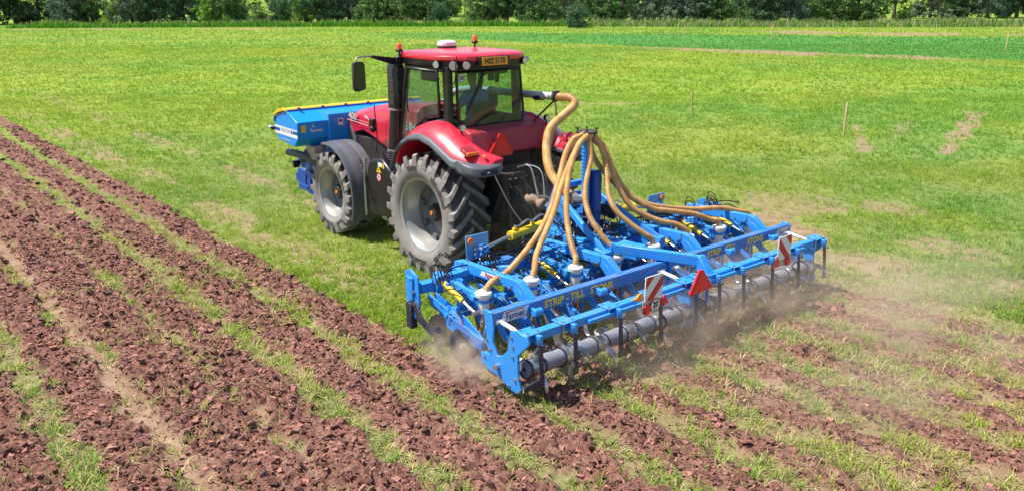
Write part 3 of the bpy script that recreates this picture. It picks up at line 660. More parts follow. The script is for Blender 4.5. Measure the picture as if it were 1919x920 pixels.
# ---- rear fenders: a thick shell lofted round the wheel
def fender(side):
    # per angle from +Y: outer rim point (y,z), red edge, crest at the cab
    F = [ # y, z of outer lip ; y,z where the red starts ; inner crest y,z,x
     ((.86,1.62),(.80,1.70),(.82,1.76)),
     ((.74,1.86),(.68,1.93),(.70,2.00)),
     ((.55,2.02),(.50,2.10),(.53,2.22)),
     ((.30,2.14),(.27,2.215),(.30,2.37)),
     ((.00,2.19),(.00,2.265),(.02,2.43)),
     ((-.30,2.13),(-.28,2.21),(-.24,2.42)),
     ((-.58,2.01),(-.54,2.10),(-.50,2.33)),
     ((-.84,1.88),(-.80,1.99),(-.80,2.19)),
     ((-1.06,1.82),(-1.03,1.945),(-1.04,2.07)),
     ((-1.26,1.80),(-1.22,1.92),(-1.20,2.02)),
     ((-1.33,1.82),(-1.30,1.92),(-1.27,1.985)),
    ]
    xo, xr, xm, xi = 1.27, 1.20, 1.02, .62
    s = side
    red = MB(); lip = MB()
    secs = []; ls = []
    for k, (o_, r_, c_) in enumerate(F):
        tp = min(1, k/2.0); e = 1-max(0,(k-7))*.10
        n = (Vector((0,-r_[0],.968-r_[1]))).normalized()*.03
        secs.append([(s*xr*e,r_[0],r_[1]), (s*(xr*.35+xm*.65)*e,(r_[0]*.45+c_[0]*.55),(r_[1]*.40+c_[1]*.60)+.01), (s*.85*e,c_[0],c_[1]+.005), (s*xi,c_[0],c_[1]-(0,0,0,.03,.08,.12,.15,.17,.15,.10,.07)[k]),
                     (s*xi,c_[0]*.96,c_[1]-.20),(s*xr*e,r_[0]*.96,r_[1]-.04)])
        ls.append([(s*xr*e,r_[0],r_[1]+.002),(s*(xr+.045)*e,r_[0]*.6+o_[0]*.4,r_[1]*.75+o_[1]*.25),(s*xo*e,o_[0],o_[1]),(s*(xo-.015)*e,o_[0]*.98,o_[1]-.035),(s*(xr-.05)*e,o_[0]*.97,o_[1]-.0)])
    red.loft(secs); lip.loft(ls)
    # rear end of the flare with the tail lamp recess
    y = -1.30
    ep = []
    for xx, yr, zb in ((.62,-1.28,1.80),(.72,-1.35,1.765),(.95,-1.385,1.755),(1.12,-1.37,1.76),(1.21,-1.30,1.775),(1.262,-1.16,1.80)):
        ep.append([(s*xx,-.90,zb+.14),(s*xx,-1.02,zb+.02),(s*xx,yr+.04,zb),(s*xx,yr,zb+.03),(s*xx,yr+.015,zb+.13),(s*xx,yr+.07,zb+.165),(s*xx,-1.0,zb+.19)])
    lip.loft(ep)
    f = red.build('fender', 'red', TR, bevel=.012, seg=2, smooth=50)
    lip.build('fender_flare', 'grey', f, bevel=.01, seg=2, smooth=50)
    l = MB(); l.bb(*sorted((s*1.10,s*.80)),-1.392,-1.36,1.80,1.87); l.build('tail_lamp_pocket','black',f,bevel=.006)
    l = MB(); l.box((s*.98,-1.394,1.835),(.05,.012,.025)); l.build('tail_lamp','lens',f,bevel=.004)
    l = MB(); l.prism([(-.86,2.13),(-1.02,2.05),(-1.035,2.075),(-.875,2.165)] if False else [(-.90,2.16),(-1.055,2.085),(-1.05,2.03),(-.90,2.10)],'x',s*.90,s*1.13)
    l.build('indicator_base','darkred',f,bevel=.01)
    l = MB(); l.box((s*1.02,-1.066,2.066),(.22,.035,.05)); l.build('indicator','orange',f,bevel=.008)
    l = MB(); l.box((s*.90,-1.19,2.045),(.04,.05,.012)); l.build('marker','yellow',f)
    return f
FL = fender(-1); FR = fender(1)
for s in (-1,1):
    l = MB(); l.cyl((s*.86,-.58,2.28),(s*.86,-.60,2.36),.015,n=8); l.cyl((s*.86,-.56,2.375),(s*.86,-.625,2.375),.05,.058,20)
    w = l.build('fender_lamp','black',TR,bevel=.005); l = MB(); l.cyl((s*.86,-.626,2.375),(s*.86,-.632,2.375),.048,n=20); l.build('lens','lens',w)
# dark inner arch between fender and wheel
for s in (-1,1):
    b = MB(); b.prism([(.9,1.0),(.86,1.6),(.55,1.98),(.0,2.14),(-.55,1.95),(-.9,1.8),(-.6,1.2),(-.5,.9)],'x',s*.585,s*.55); b.build('inner_arch','chassis',TR)

# ---- hood
b = MB(); hs = []
def hood_sec(y, zt, zb, w, wt):
    return [(-w,y,zb),(-w*1.02,y,(zb+zt)/2),(-w*.98,y,zt-.12),(-wt,y,zt-.03),(-wt*.45,y,zt),(wt*.45,y,zt),(wt,y,zt-.03),(w*.98,y,zt-.12),(w*1.02,y,(zb+zt)/2),(w,y,zb)]
for y,zt,zb,w,wt in ((1.22,2.50,1.55,.47,.36),(1.7,2.48,1.58,.47,.36),(2.2,2.43,1.62,.465,.36),(2.7,2.37,1.78,.46,.35),(3.1,2.29,1.86,.45,.34),(3.5,2.19,1.76,.44,.32),(3.70,2.12,1.66,.43,.31)): hs.append(hood_sec(y,zt,zb,w,wt))
b.loft(hs); hood = b.build('hood','red',TR,bevel=.02,seg=2,smooth=60)
b = MB(); b.loft([hood_sec(3.87,2.075,1.25,.43,.31),hood_sec(4.15,1.98,1.22,.41,.29),hood_sec(4.32,1.80,1.20,.36,.25)])
b.prism([(3.30,1.25),(3.38,1.70),(3.70,2.09),(3.98,1.98),(4.08,1.25)],'x',-.462,.462); b.build('grille','grey',TR,bevel=.02,seg=2,smooth=60)
b = MB(); b.bb(-.41,.41,1.25,3.9,1.1,1.75); b.build('engine','chassis',TR,bevel=.03)
b = MB()
text_on(b,'400',(-.487,3.40,2.10),(0,-1,-.055),(0,.0,1),.20,bold=.012,shear=.25,m=0)
b.build('model_number_edge','letter',hood,smooth=0)
b = MB(); text_on(b,'400',(-.491,3.40,2.10),(0,-1,-.055),(0,.0,1),.20,bold=.001,shear=.25); text_on(b,'CVX',(-.491,2.88,2.13),(0,-1,-.05),(0,0,1),.065,bold=.004,shear=.25)
quad_on(b,(-.491,3.20,2.00),(0,-1,-.055),(0,0,1),.80,.012); quad_on(b,(-.491,3.10,2.045),(0,-1,-.055),(0,0,1),.60,.006); b.build('model_number','whitedecal',hood,smooth=0)
b = MB(); text_on(b,'CASE IH',(-.491,1.60,2.12),(0,-1,0),(0,0,1),.20,bold=.010,m=0); b.build('maker_lettering','whitedecal',hood,smooth=0)
# orange side lamp and round work lamp beside the hood
b = MB(); b.tube([(-.62,2.35,2.42),(-.62,2.33,2.2),(-.62,2.30,1.9),(-.66,2.28,1.6)],.012,6,4); b.box((-.66,2.38,2.10),(.07,.12,.14)); b.ball((-.66,2.36,1.99),.062,14)
w = b.build('side_lamp','black',TR,bevel=.01); b = MB(); b.box((-.66,2.47,2.09),(.06,.05,.13)); b.build('side_indicator','beacon',w,bevel=.01)

# ---- front fenders
for s in (-1,1):
    b = MB(); secs = []; Rf = .90; c = (3.11,.80)
    for k in range(15):
        a = R(78+k*9.2)       # from above the front of the tyre round to low behind it
        def pt(x, r): return (s*x, c[0]+r*math.cos(a)*1.0, c[1]+r*math.sin(a))
        q = Rf+ (0.0 if k < 12 else .01*(k-11))
        secs.append([pt(1.235,q-.03),pt(1.225,q),pt(1.16,q+.012),pt(1.12,q+.0),pt(1.08,q+.015),pt(.90,q+.02),pt(.86,q+.005),pt(.82,q+.02),pt(.70,q+.01),pt(.69,q-.02),pt(.95,q-.01)])
    b.loft(secs); f = b.build('front_fender','grey',TR,bevel=0,smooth=40)
    b = MB(); b.beam((s*.60,3.11,.9),(s*.62,3.11,1.66),.06,.06); b.beam((s*.60,3.11,1.66),(s*.95,3.11,1.675),.06,.03); b.build('fender_stay','chassis',f)

# ---- tank, step box and decals behind the left front wheel
b = MB(); b.prism([(.92,.70),(1.75,.62),(1.80,.72),(1.78,1.45),(1.66,1.62),(1.30,1.66),(1.05,1.50),(.92,1.35)],'x',-1.16,-.45)
tank = b.build('side_tank','black',TR,bevel=.05,seg=3)
b = MB(); b.tube([(-1.17,1.80,1.62),(-1.18,1.83,1.3),(-1.18,1.83,.68)],.024,8,3); b.cyl((-1.18,1.83,.70),(-1.18,1.83,.60),.02,n=8)
b.build('tank_rail','steel',tank)
b = MB(); quad_on(b,(-1.164,1.33,1.56),(0,-1,0),(0,0,1),.13,.075,0); quad_on(b,(-1.164,1.225,1.55),(0,-1,0),(0,0,1),.05,.085,1)
b.add([(-1.165,1.46,1.42),(-1.165,1.30,1.42),(-1.165,1.38,1.54)],[(0,1,2)],1); b.add([(-1.167,1.393,1.44),(-1.167,1.367,1.44),(-1.167,1.38,1.50)],[(0,1,2)],4)
n=24
b.add([(-1.166,1.38+.072*math.cos(2*PI*i/n),1.34+.072*math.sin(2*PI*i/n)) for i in range(n)],[tuple(range(n))],2)
b.add([(-1.168,1.38+.054*math.cos(2*PI*i/n),1.34+.054*math.sin(2*PI*i/n)) for i in range(n)],[tuple(range(n))],3)
b.box((-1.170,1.38,1.34),(.003,.10,.014),Matrix.Rotation(R(45),3,'X'),2); b.box((-1.169,1.38,1.34),(.002,.035,.05),None,4)
b.build('warning_decal',['whitedecal','yellow','redstripe','whitedecal','letter'],tank,smooth=0)
b = MB(); pts = []
for i in range(0,150): a = i*.9; t = i/150; pts.append((-1.19+.02*math.cos(a), 1.95-.42*t+.02*math.sin(a), 1.58-.72*math.sin(t*1.35)+ (.0)))
b.tube(pts,.006,5); b.build('coiled_cable','black',tank)
b = MB()
for z in (.55,.85,1.15,1.45): b.bb(-1.12,-.72,.98,1.22,z,z+.03)
b.bb(-1.13,-1.10,.96,1.0,.5,1.5); b.bb(-1.13,-1.10,1.20,1.24,.5,1.5); b.build('cab_steps','chassis',TR,bevel=.005)
b = MB(); b.cyl((-.95,1.55,.62),(-.95,1.05,.60),.10,n=14); b.box((-.88,1.0,.50),(.05,.14,.10),Matrix.Rotation(.5,3,'X')); b.build('lower_bracket','dirtysteel',TR,bevel=.01)

# ---- exhaust tower with bellows
b = MB(); x,y = -.86,1.20
def rsec(cx,cy,z,w,d,ch=.05):
    return [(cx+a,cy+c_,z) for a,c_ in ((-w+ch,-d),(w-ch,-d),(w,-d+ch),(w,d-ch),(w-ch,d),(-w+ch,d),(-w,d-ch),(-w,-d+ch))]
b.loft([rsec(x,y,2.45,.105,.13),rsec(x,y,2.52,.115,.145),rsec(x,y,3.18,.11,.14),rsec(x,y,3.24,.085,.11)])
b.cyl((x-.02,y+.05,1.78),(x,y,2.47),.135,.125,24)
tower = b.build('exhaust_tower','black',TR,bevel=.012,seg=2,smooth=40)
b = MB()
for z0 in (2.58,2.80,3.0): b.box((x,y-.146,z0+.07),(.14,.006,.17)); b.box((x-.116,y,z0+.07),(.006,.17,.17))
b.build('tower_mesh','chassis',tower,bevel=.002)
b = MB(); pr = []
for i in range(7): pr += [(i*.042,.125),(i*.042+.018,.148),(i*.042+.03,.125)]
b.lathe(pr,(x-.03,y+.07,1.50),(0,0,1),24,caps=True); b.cyl((x-.03,y+.07,1.3),(x-.03,y+.07,1.52),.12,n=18); b.build('bellows','chassis',tower,smooth=60)
b = MB(); b.cyl((x,y,2.47),(x,y,2.50),.145,n=24); b.cyl((x-.02,y+.05,1.79),(x-.02,y+.05,1.81),.145,n=24); b.build('clamp_ring','dirtysteel',tower)
b = MB(); b.tube([(x-.05,y+.30,1.68),(x-.02,y+.2,1.55),(x,y+.12,1.42)],.06,12,4); b.cyl((x-.06,y+.34,1.72),(x-.04,y+.26,1.64),.075,n=16); b.tube([(x+.1,y-.1,1.5),(x+.02,y-.2,1.35),(x-.1,y-.05,1.2)],.03,8,4,m=1)
b.build('air_pipe',['black','steel'],tower)

# ---- cab
CABF = [(-.82,1.12),(-.90,.85),(-.88,.0),(-.76,-.30),(.52,-.30),(.68,.0),(.72,.85),(.66,1.12)]
b = MB(); z0,z1 = 2.14,3.22
def pillar(a, c, w, d): b.beam(a, c, w, d, up=(0,1,0))
pillar((-.84,1.22,1.55),(-.84,.86,3.25),.07,.09)                     # front left
pillar((.70,1.22,1.55),(.68,.86,3.25),.07,.09)
b.prism([(-.16,1.95),(-.27,1.95),(-.25,3.25),(-.10,3.25)],'x',-.86,-.76)   # rear left
b.prism([(-.16,1.95),(-.27,1.95),(-.25,3.25),(-.10,3.25)],'x',.50,.60)
b.beam((-.86,.86,3.20),(-.86,-.16,3.20),.05,.06); b.beam((.68,.86,3.20),(.60,-.16,3.20),.05,.06)
b.beam((-.80,-.27,3.20),(.56,-.27,3.20),.05,.06); b.beam((-.84,.95,3.22),(.68,.95,3.22),.05,.06)
b.bb(-.80,.62,-.20,1.2,1.50,1.60); b.bb(-.80,.62,1.14,1.22,1.5,2.0)
b.beam((-.80,-.30,2.30),(.56,-.30,2.30),.05,.05)
cab = b.build('cab_frame','black',TR,bevel=.012,seg=2)
b = MB(); ds = []                                                     # door frame: curved lower edge over the fender
pts = [(-.885,.80,3.18),(-.885,-.02,3.18),(-.885,-.06,2.55),(-.885,-.02,2.50),(-.885,.30,2.46),(-.885,.55,2.30),(-.885,.80,2.0),(-.885,.98,1.75),(-.885,1.14,1.62),(-.885,1.10,2.0)]
b.tube(pts+[pts[0]],.026,6); door = b.build('door','black',TR,smooth=60)
b = MB(); b.add([(-.880,y_,z_) for _,y_,z_ in pts],[tuple(range(len(pts)))]); b.add([(-.886,y_,z_) for _,y_,z_ in pts],[tuple(range(len(pts)-1,-1,-1))]); b.build('door_glass','glass',door,smooth=0)
b = MB(); b.tube([(-.91,.78,2.86),(-.95,.76,2.83),(-.955,.74,2.6),(-.93,.76,2.48)],.011,6,4); b.build('door_handle','black',door)
b = MB(); b.bb(-.90,-.86,-.0,.42,3.02,3.16); b.build('door_header','black',door,bevel=.03,seg=2)
b = MB(); rg = [(-.74,3.17),(.52,3.17),(.60,2.42),(.56,2.31),(.20,2.24),(-.30,2.22),(-.50,2.25),(-.72,2.46)]
cx0 = sum(p[0] for p in rg)/8
b.tube([(u,-.315,v) for u,v in rg+[rg[0]]],.022,6); rw = b.build('rear_window','black',TR,smooth=60)
b = MB(); b.prism(rg,'y',-.318,-.312); b.build('rear_glass','glass',rw,smooth=0)
b = MB(); b.beam((-.22,-.335,3.13),(-.52,-.345,2.60),.014,.014); b.beam((-.33,-.34,2.92),(-.58,-.348,2.52),.010,.03); b.cyl((-.22,-.30,3.13),(-.22,-.35,3.13),.03,n=12); b.build('wiper','black',rw)
b = MB(); b.add([(.685,.82,3.18),(.60,-.1,3.18),(.60,-.12,2.5),(.66,.6,2.3),(.70,1.1,1.9)],[(0,1,2,3,4)]); b.add([(-.80,.93,3.18),(.66,.93,3.18),(.66,1.2,2.0),(-.80,1.2,2.0)],[(0,1,2,3)]); b.build('front_and_side_glass','glass',TR,smooth=0)
# speed disc sticker on the rear glass
b = MB(); n=28; b.add([(-.66+.062*math.cos(2*PI*i/n),-.335,3.085+.062*math.sin(2*PI*i/n)) for i in range(n)],[tuple(range(n))],1)
b.add([(-.66+.054*math.cos(2*PI*i/n),-.338,3.085+.054*math.sin(2*PI*i/n)) for i in range(n)],[tuple(range(n))],0); text_on(b,'50',(-.66,-.341,3.083),(1,0,0),(0,0,1),.082,bold=.003,m=1)
b.build('speed_disc',['whitedecal','letter'],rw,smooth=0)
# roof
RP = [(-.80,1.15),(-.92,.95),(-.95,.4),(-.95,-.06),(-.66,-.48),(-.45,-.53),(.28,-.53),(.48,-.47),(.74,-.1),(.78,.5),(.76,.95),(.66,1.15)]
def rs(f, z): return [((x_+.09)*f-.09, (y_-.3)*f+.3, z+ (0.0)) for x_,y_ in RP]
b = MB(); b.loft([rs(.97,3.24),rs(.985,3.30),rs(.985,3.335)]); b.build('roof_band','black',TR,bevel=.008)
b = MB(); b.loft([rs(.99,3.335),rs(1.0,3.36),rs(.99,3.41),rs(.95,3.432),rs(.80,3.447),rs(.45,3.455)]); roof = b.build('roof','red',TR,smooth=40,bevel=.006)
b = MB()
def worklamp(p, d, r=.062):
    d = Vector(d).normalized(); p = Vector(p); h = MB(); h.cyl(p-d*.05,p+d*.01,r*.7,r,20); o = h.build('work_lamp','black',TR,bevel=.004); h = MB(); h.cyl(p+d*.008,p+d*.018,r*.86,r*.80,20); h.build('lens','lens',o)
worklamp((-.955,-.10,3.285),(-1,-.4,-.1)); worklamp((-.83,-.37,3.275),(-.75,-.7,-.1),.078); worklamp((-.70,-.52,3.285),(-.4,-1,-.1),.068)
worklamp((.46,-.50,3.30),(.2,-1,-.1)); worklamp((.58,-.44,3.32),(.5,-1,-.1),.05); worklamp((.80,1.0,3.3),(.7,.7,0)); worklamp((-.80,1.18,3.30),(-.3,1,0))
b = MB(); b.tube([(-.80,-.42,3.42),(-.82,-.42,3.30),(-.80,-.36,3.05),(-.84,-.30,2.98)],.010,6,3); b.build('lamp_cable','black',TR)
b = MB(); b.bb(-.50,.10,-.575,-.545,3.255,3.405); pb = b.build('plate_holder','black',TR,bevel=.006)
b = MB(); b.bb(-.455,.045,-.588,-.576,3.27,3.395); pl = b.build('number_plate','platey',pb,bevel=.003)
b = MB(); text_on(b,'H02 5170',(-.205,-.5905,3.332),(1,0,0),(0,0,1),.125,bold=.004,sx=.80); b.cyl((-.228,-.589,3.375),(-.228,-.592,3.375),.008,n=8); b.build('plate_lettering','letter',pl,smooth=0)
# receiver dome, beacons
b = MB(); b.loft([rsec(.0,.95,3.43,.15,.12),rsec(.0,.95,3.48,.15,.12)],m=1); b.loft([rsec(0,.95,3.48,.155,.125),rsec(0,.95,3.54,.15,.12),rsec(0,.95,3.57,.10,.08)]); b.build('receiver_dome',['white','black'],TR,bevel=.012,seg=2,smooth=50)
for p in ((-.93,.96,3.42),(.56,.92,3.50)):
    b = MB(); x,y,z = p; b.cyl((x,y,z-.16),(x,y,z),.016,n=8); b.cyl((x,y,z),(x,y,z+.03),.05,.06,18); b.cyl((x,y,z+.03),(x,y,z+.045),.06,.05,18); bc = b.build('beacon','black',TR)
    b = MB(); b.lathe([(0,.047),(.06,.046),(.075,.042),(.088,.03),(.092,.002)],(x,y,z+.045),(0,0,1),20); b.build('beacon_lens','beacon',bc,smooth=50)
# mirror on its long arm
b = MB(); b.prism([(-.90,3.20),(-.98,3.33),(-1.40,3.385),(-1.42,3.345),(-1.05,3.23)],'y',1.0,1.05); b.tube([(-1.40,1.02,3.37),(-1.60,.98,3.375),(-1.72,.94,3.36),(-1.73,.92,3.28)],.014,8,4,m=1); b.box((-.93,1.0,3.28),(.12,.10,.12))
arm = b.build('mirror_arm',['black','dirtysteel'],TR,bevel=.008)
b = MB(); ms = []
for y_,f in ((1.00,.8),(.96,1.0),(.90,1.0)):
    ms.append([(-1.70+u*f*1.0,y_,3.08+v*f) for u,v in ((-.105,-.19),(-.075,-.23),(.075,-.21),(.105,-.17),(.095,.19),(.065,.225),(-.075,.225),(-.10,.19))])
b.loft(ms); mir = b.build('mirror','black',TR,bevel=.01,seg=2,smooth=40)
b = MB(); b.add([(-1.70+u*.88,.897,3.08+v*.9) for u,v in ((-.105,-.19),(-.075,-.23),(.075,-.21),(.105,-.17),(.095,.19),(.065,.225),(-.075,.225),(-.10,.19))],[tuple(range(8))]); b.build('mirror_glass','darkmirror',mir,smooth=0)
# grain pipe along the right of the cab is carried by the tractor
b = MB(); b.cyl((.95,1.6,2.655),(.93,-.70,2.722),.062,n=20); b.cyl((.945,-.22,2.685),(.938,-.40,2.70),.070,n=20,m=1); b.cyl((.947,1.0,2.672),(.946,.90,2.675),.078,n=20,m=1)
b.tube([(.95,1.6,2.655),(.96,1.95,2.60),(.96,2.2,2.50),(.9,2.6,2.2),(.7,3.2,1.9),(.5,3.8,1.6)],.062,14,5)
pipe = b.build('delivery_pipe',['palepipe','black'],TR,smooth=50)
b = MB(); b.cyl((.932,-.70,2.725),(.93,-.76,2.73),.082,n=20); b.box((.93,-.73,2.80),(.12,.06,.025)); b.tube([(.90,-.74,2.66),(.82,-.86,2.5),(.70,-.98,2.28),(.55,-1.05,2.0),(.5,-1.05,1.7)],.016,7,5); b.beam((.93,-.70,2.66),(.72,-.40,2.3),.04,.03)
b.build('pipe_clamp','chassis',pipe,bevel=.004)
# interior
b = MB(); b.prism([(.10,2.18),(.14,2.56),(.08,2.60),(.0,2.58),(-.02,2.25),(.02,2.12)],'x',-.18,.28); b.bb(-.20,.30,.05,.62,2.03,2.16); b.bb(-.2,.05,.1,.5,1.6,2.05); b.bb(-.07,.17,.03,.08,2.60,2.66)
b.bb(-.42,-.34,.10,.55,2.24,2.32); b.bb(.18,.30,.08,.70,2.22,2.36); b.build('seat','leather',TR,bevel=.04,seg=3,smooth=60)
b = MB(); b.tube([(-.10+.19*math.cos(a),.98-.06*math.sin(a),2.42+.17*math.sin(a)) for a in [2*PI*i/24 for i in range(25)]],.014,7); b.cyl((-.10,1.0,2.42),(-.10,1.15,1.9),.035,n=10); b.bb(-.40,.22,1.02,1.16,1.6,2.3); b.build('steering_column','leather',TR,smooth=60)
b = MB(); b.bb(.34,.58,-.20,.95,1.62,2.42); b.bb(-.74,-.42,-.22,.30,1.62,2.40); b.bb(-.70,.50,-.24,-.14,1.7,2.30); b.build('cab_trim','leather',TR,bevel=.04,seg=2)
b = MB(); b.bb(-.75,.55,-.2,.9,3.20,3.235); b.bb(.0,.45,-.1,.3,3.08,3.21); b.box((.18,.0,3.02),(.10,.08,.10)); b.box((.34,.05,3.00),(.07,.07,.14)); b.build('roof_console','leather',TR,bevel=.02)
b = MB(); b.box((.30,.62,2.72),(.26,.03,.20),Matrix.Rotation(.5,3,'Z')); b.box((.42,.30,2.60),(.30,.04,.22),Matrix.Rotation(.2,3,'Z')); b.beam((.30,.62,2.62),(.26,.5,2.3),.03,.03); b.beam((.42,.3,2.5),(.28,.3,2.3),.03,.03); b.build('control_screen','leather',TR,bevel=.008)

# ================================================================ the driver
def skinned(name, verts, edges, radii, mat, parent=None, sub=2, root=0):
    me = bpy.data.meshes.new(name); off = WL[parent.name] if parent else Vector(); me.from_pydata([tuple(Vector(v)-off) for v in verts], edges, []); me.materials.append(M[mat])
    o = bpy.data.objects.new(name, me); COL.objects.link(o); o.parent = parent; WL[o.name] = Vector(off)
    s = o.modifiers.new('skin','SKIN'); s.use_smooth_shade = True
    for i, r_ in enumerate(radii):
        sv = me.skin_vertices[0].data[i]; sv.radius = (r_ if isinstance(r_,tuple) else (r_,r_)); sv.use_root = (i == root)
    u = o.modifiers.new('smooth','SUBSURF'); u.levels = sub; u.render_levels = sub
    return o
D = empty('person', (.06,.34,1.60))
tag(D, 'driver in a blue short sleeved shirt and dark cap sitting in the cab', 'person')
X0 = .06
sk = [(X0,.26,2.20),(X0,.24,2.36),(X0,.25,2.54),(X0,.27,2.70),(X0,.30,2.80),(X0,.33,2.88),(X0,.35,2.98),(X0,.36,3.06),
      (X0-.18,.28,2.73),(X0-.24,.42,2.50),(X0-.16,.68,2.46),(X0-.11,.82,2.50),
      (X0+.18,.28,2.73),(X0+.26,.36,2.48),(X0+.30,.60,2.38),(X0+.30,.72,2.36),
      (X0-.10,.34,2.20),(X0-.14,.74,2.22),(X0-.14,.86,1.84),(X0-.14,.92,1.66),(X0-.14,1.06,1.63),
      (X0+.10,.34,2.20),(X0+.14,.74,2.22),(X0+.14,.86,1.84),(X0+.14,.92,1.66),(X0+.14,1.06,1.63)]
se = [(0,1),(1,2),(2,3),(3,4),(4,5),(5,6),(6,7),(3,8),(8,9),(9,10),(10,11),(3,12),(12,13),(13,14),(14,15),(0,16),(16,17),(17,18),(18,19),(19,20),(0,21),(21,22),(22,23),(23,24),(24,25)]
sr = [(.13,.10),(.12,.09),(.13,.09),(.13,.09),.055,.052,(.082,.095),(.075,.09),.055,.042,.034,.03,.055,.042,.034,.03,.08,.06,.05,.04,.035,.08,.06,.05,.04,.035]
body = skinned('body', sk, se, sr, 'skin', D)
for s, w in ((-1,(X0-.11,.82,2.50)),(1,(X0+.30,.72,2.36))):            # hands: four bent fingers and a thumb each
    w = Vector(w); vs = [w, w+Vector((0,.06,.01))]; es = [(0,1)]; rs_ = [.024,.030]
    for k in range(4):
        bx = (k-1.5)*.019; L_ = (.030,.034,.032,.026)[k]
        i = len(vs); vs += [w+Vector((bx,.095,.018)), w+Vector((bx,.095+L_,.008)), w+Vector((bx,.10+L_,-.022))]; es += [(1,i),(i,i+1),(i+1,i+2)]; rs_ += [.010,.009,.008]
    i = len(vs); vs += [w+Vector((-s*.035,.055,-.005)), w+Vector((-s*.045,.09,-.02))]; es += [(1,i),(i,i+1)]; rs_ += [.012,.010]
    skinned('hand', vs, es, rs_, 'skin', D, 1)
skinned('shirt', [sk[0],sk[1],sk[2],sk[3],(X0,.29,2.79),sk[8],(X0-.235,.38,2.56),sk[12],(X0+.245,.34,2.54)], [(0,1),(1,2),(2,3),(3,4),(3,5),(5,6),(3,7),(7,8)], [(.17,.13),(.17,.13),(.19,.13),(.20,.12),.09,.09,.072,.09,.072], 'shirt', D)
skinned('trousers', [sk[0]]+sk[16:20]+sk[21:25], [(0,1),(1,2),(2,3),(3,4),(0,5),(5,6),(6,7),(7,8)], [(.15,.12),.095,.075,.06,.055,.095,.075,.06,.055], 'jeans', D)
b = MB(); b.ball((X0,.36,3.10),.105,16,sc=(.88,1.05,.75)); b.box((X0,.485,3.09),(.14,.10,.012)); b.build('cap','leather',D,bevel=.003,smooth=60)
b = MB(); b.cyl((X0,.44,3.02),(X0,.475,3.0),.014,.018,8); b.ball((X0-.082,.36,3.02),.022,8,sc=(.4,.8,1.2)); b.ball((X0+.082,.36,3.02),.022,8,sc=(.4,.8,1.2)); b.build('nose_and_ears','skin',D,smooth=60)
b = MB(); b.ball((X0-.032,.435,3.035),.011,8); b.ball((X0+.032,.435,3.035),.011,8); b.box((X0,.438,2.965),(.045,.012,.007)); b.build('eyes_and_mouth','letter',D,smooth=60)

# ================================================================ main delivery hose
def hose(name, pts, r, parent=None, k=10, n=12):
    b = MB(); b.along = []; b.tube(pts, r, n, k); return b.build(name,'hose',parent,smooth=70)
# ================================================================ front hopper
HP = empty('front_hopper', (0,4.1,0))
tag(HP, 'blue front mounted fertiliser hopper with yellow edged lid ahead of the tractor', 'hopper')
SEC = [(4.54,2.10),(4.65,1.89),(4.49,1.62),(3.83,1.56),(3.675,1.72),(3.65,2.03),(4.10,2.215)]
b = MB(); b.prism(SEC,'x',-1.50,1.50); tank = b.build('tank','bluetank',HP,bevel=.012,seg=2)
b = MB(); b.prism([(3.72,1.02),(3.63,1.30),(3.63,2.14),(4.10,2.20),(4.2,1.30),(4.15,1.02)],'x',-.87,.87); b.build('centre_box','bluetank',HP,bevel=.012,seg=2)
b = MB(); secs = []
for x in (-1.53,-1.50,1.50,1.53):
    f = .94 if abs(x) > 1.52 else 1
    secs.append([(x,4.07,2.205),(x,4.10,2.205+.035*f),(x,4.22,2.205+.045*f),(x,4.42,2.19+.03*f),(x,4.60,2.10+.01*f),(x,4.60,2.07),(x,4.40,2.15),(x,4.2,2.20)])
b.loft(secs); b.build('lid','yellow',HP,bevel=.004,smooth=50)
b = MB(); b.bb(-1.49,1.49,4.05,4.08,2.19,2.225); b.beam((-1.505,4.62,1.96),(-1.505,4.58,2.06),.03,.03); b.build('lid_rail','bluedeep',HP,bevel=.003)
for x in (-1.25,-.75,-.25,.25,.75,1.25):
    b = MB(); b.tube([(x,4.06,2.25),(x-.01,4.02,2.20),(x+.03,3.96,2.175),(x+.05,3.93,2.15)],.010,6,3); b.box((x,4.06,2.24),(.05,.04,.03)); b.build('lid_clamp','bluedeep',HP,bevel=.003)
b = MB(); xe = -1.504
U = Vector((0,-1,-.0)); 
def endq(y0,y1,z0,z1,slope,m,x=xe):    # a band on the left end, running down to the rear
    b.add([(x,y0,z0),(x,y1,z0+slope*(y0-y1)),(x,y1,z1+slope*(y0-y1)),(x,y0,z1)],[(0,1,2,3)],m)
endq(4.625,3.67,1.745,1.905,-.02,0); endq(4.64,4.40,1.80,1.86,-.02,1,xe-.002); endq(3.86,3.672,1.80,1.86,-.02,1,xe-.002); endq(4.36,3.98,1.655,1.675,-.03,2,xe-.002)
text_on(b,'FALCON',(xe-.004,4.16,1.83),(0,-1,-.02),(0,0,1),.105,bold=-.001,m=1,sx=.9); quad_on(b,(xe-.004,3.91,1.83),(0,-1,0),(0,0,1),.05,.07,1)
b.build('end_decal',['whitedecal','bluedeep','ivory'],tank,smooth=0)
b = MB(); n=14
quad_on(b,(-1.38,3.655,1.91),(1,0,0),(0,0,1),.09,.15,1); b.build('sticker',['yellow','yellow'],tank,smooth=0); b = MB(); text_on(b,'Farmet',(-1.12,3.655,1.86),(1,0,0),(0,0,1),.085,bold=.002)
b.add([(-1.16+.045*math.cos(a),3.655,1.97+.05*math.sin(a)) for a in [R(60+i*240/n) for i in range(n+1)]]+[(-1.15+.03*math.cos(a),3.655,1.97+.035*math.sin(a)) for a in [R(300-i*240/n) for i in range(n+1)]],[tuple(range(2*n+2))])
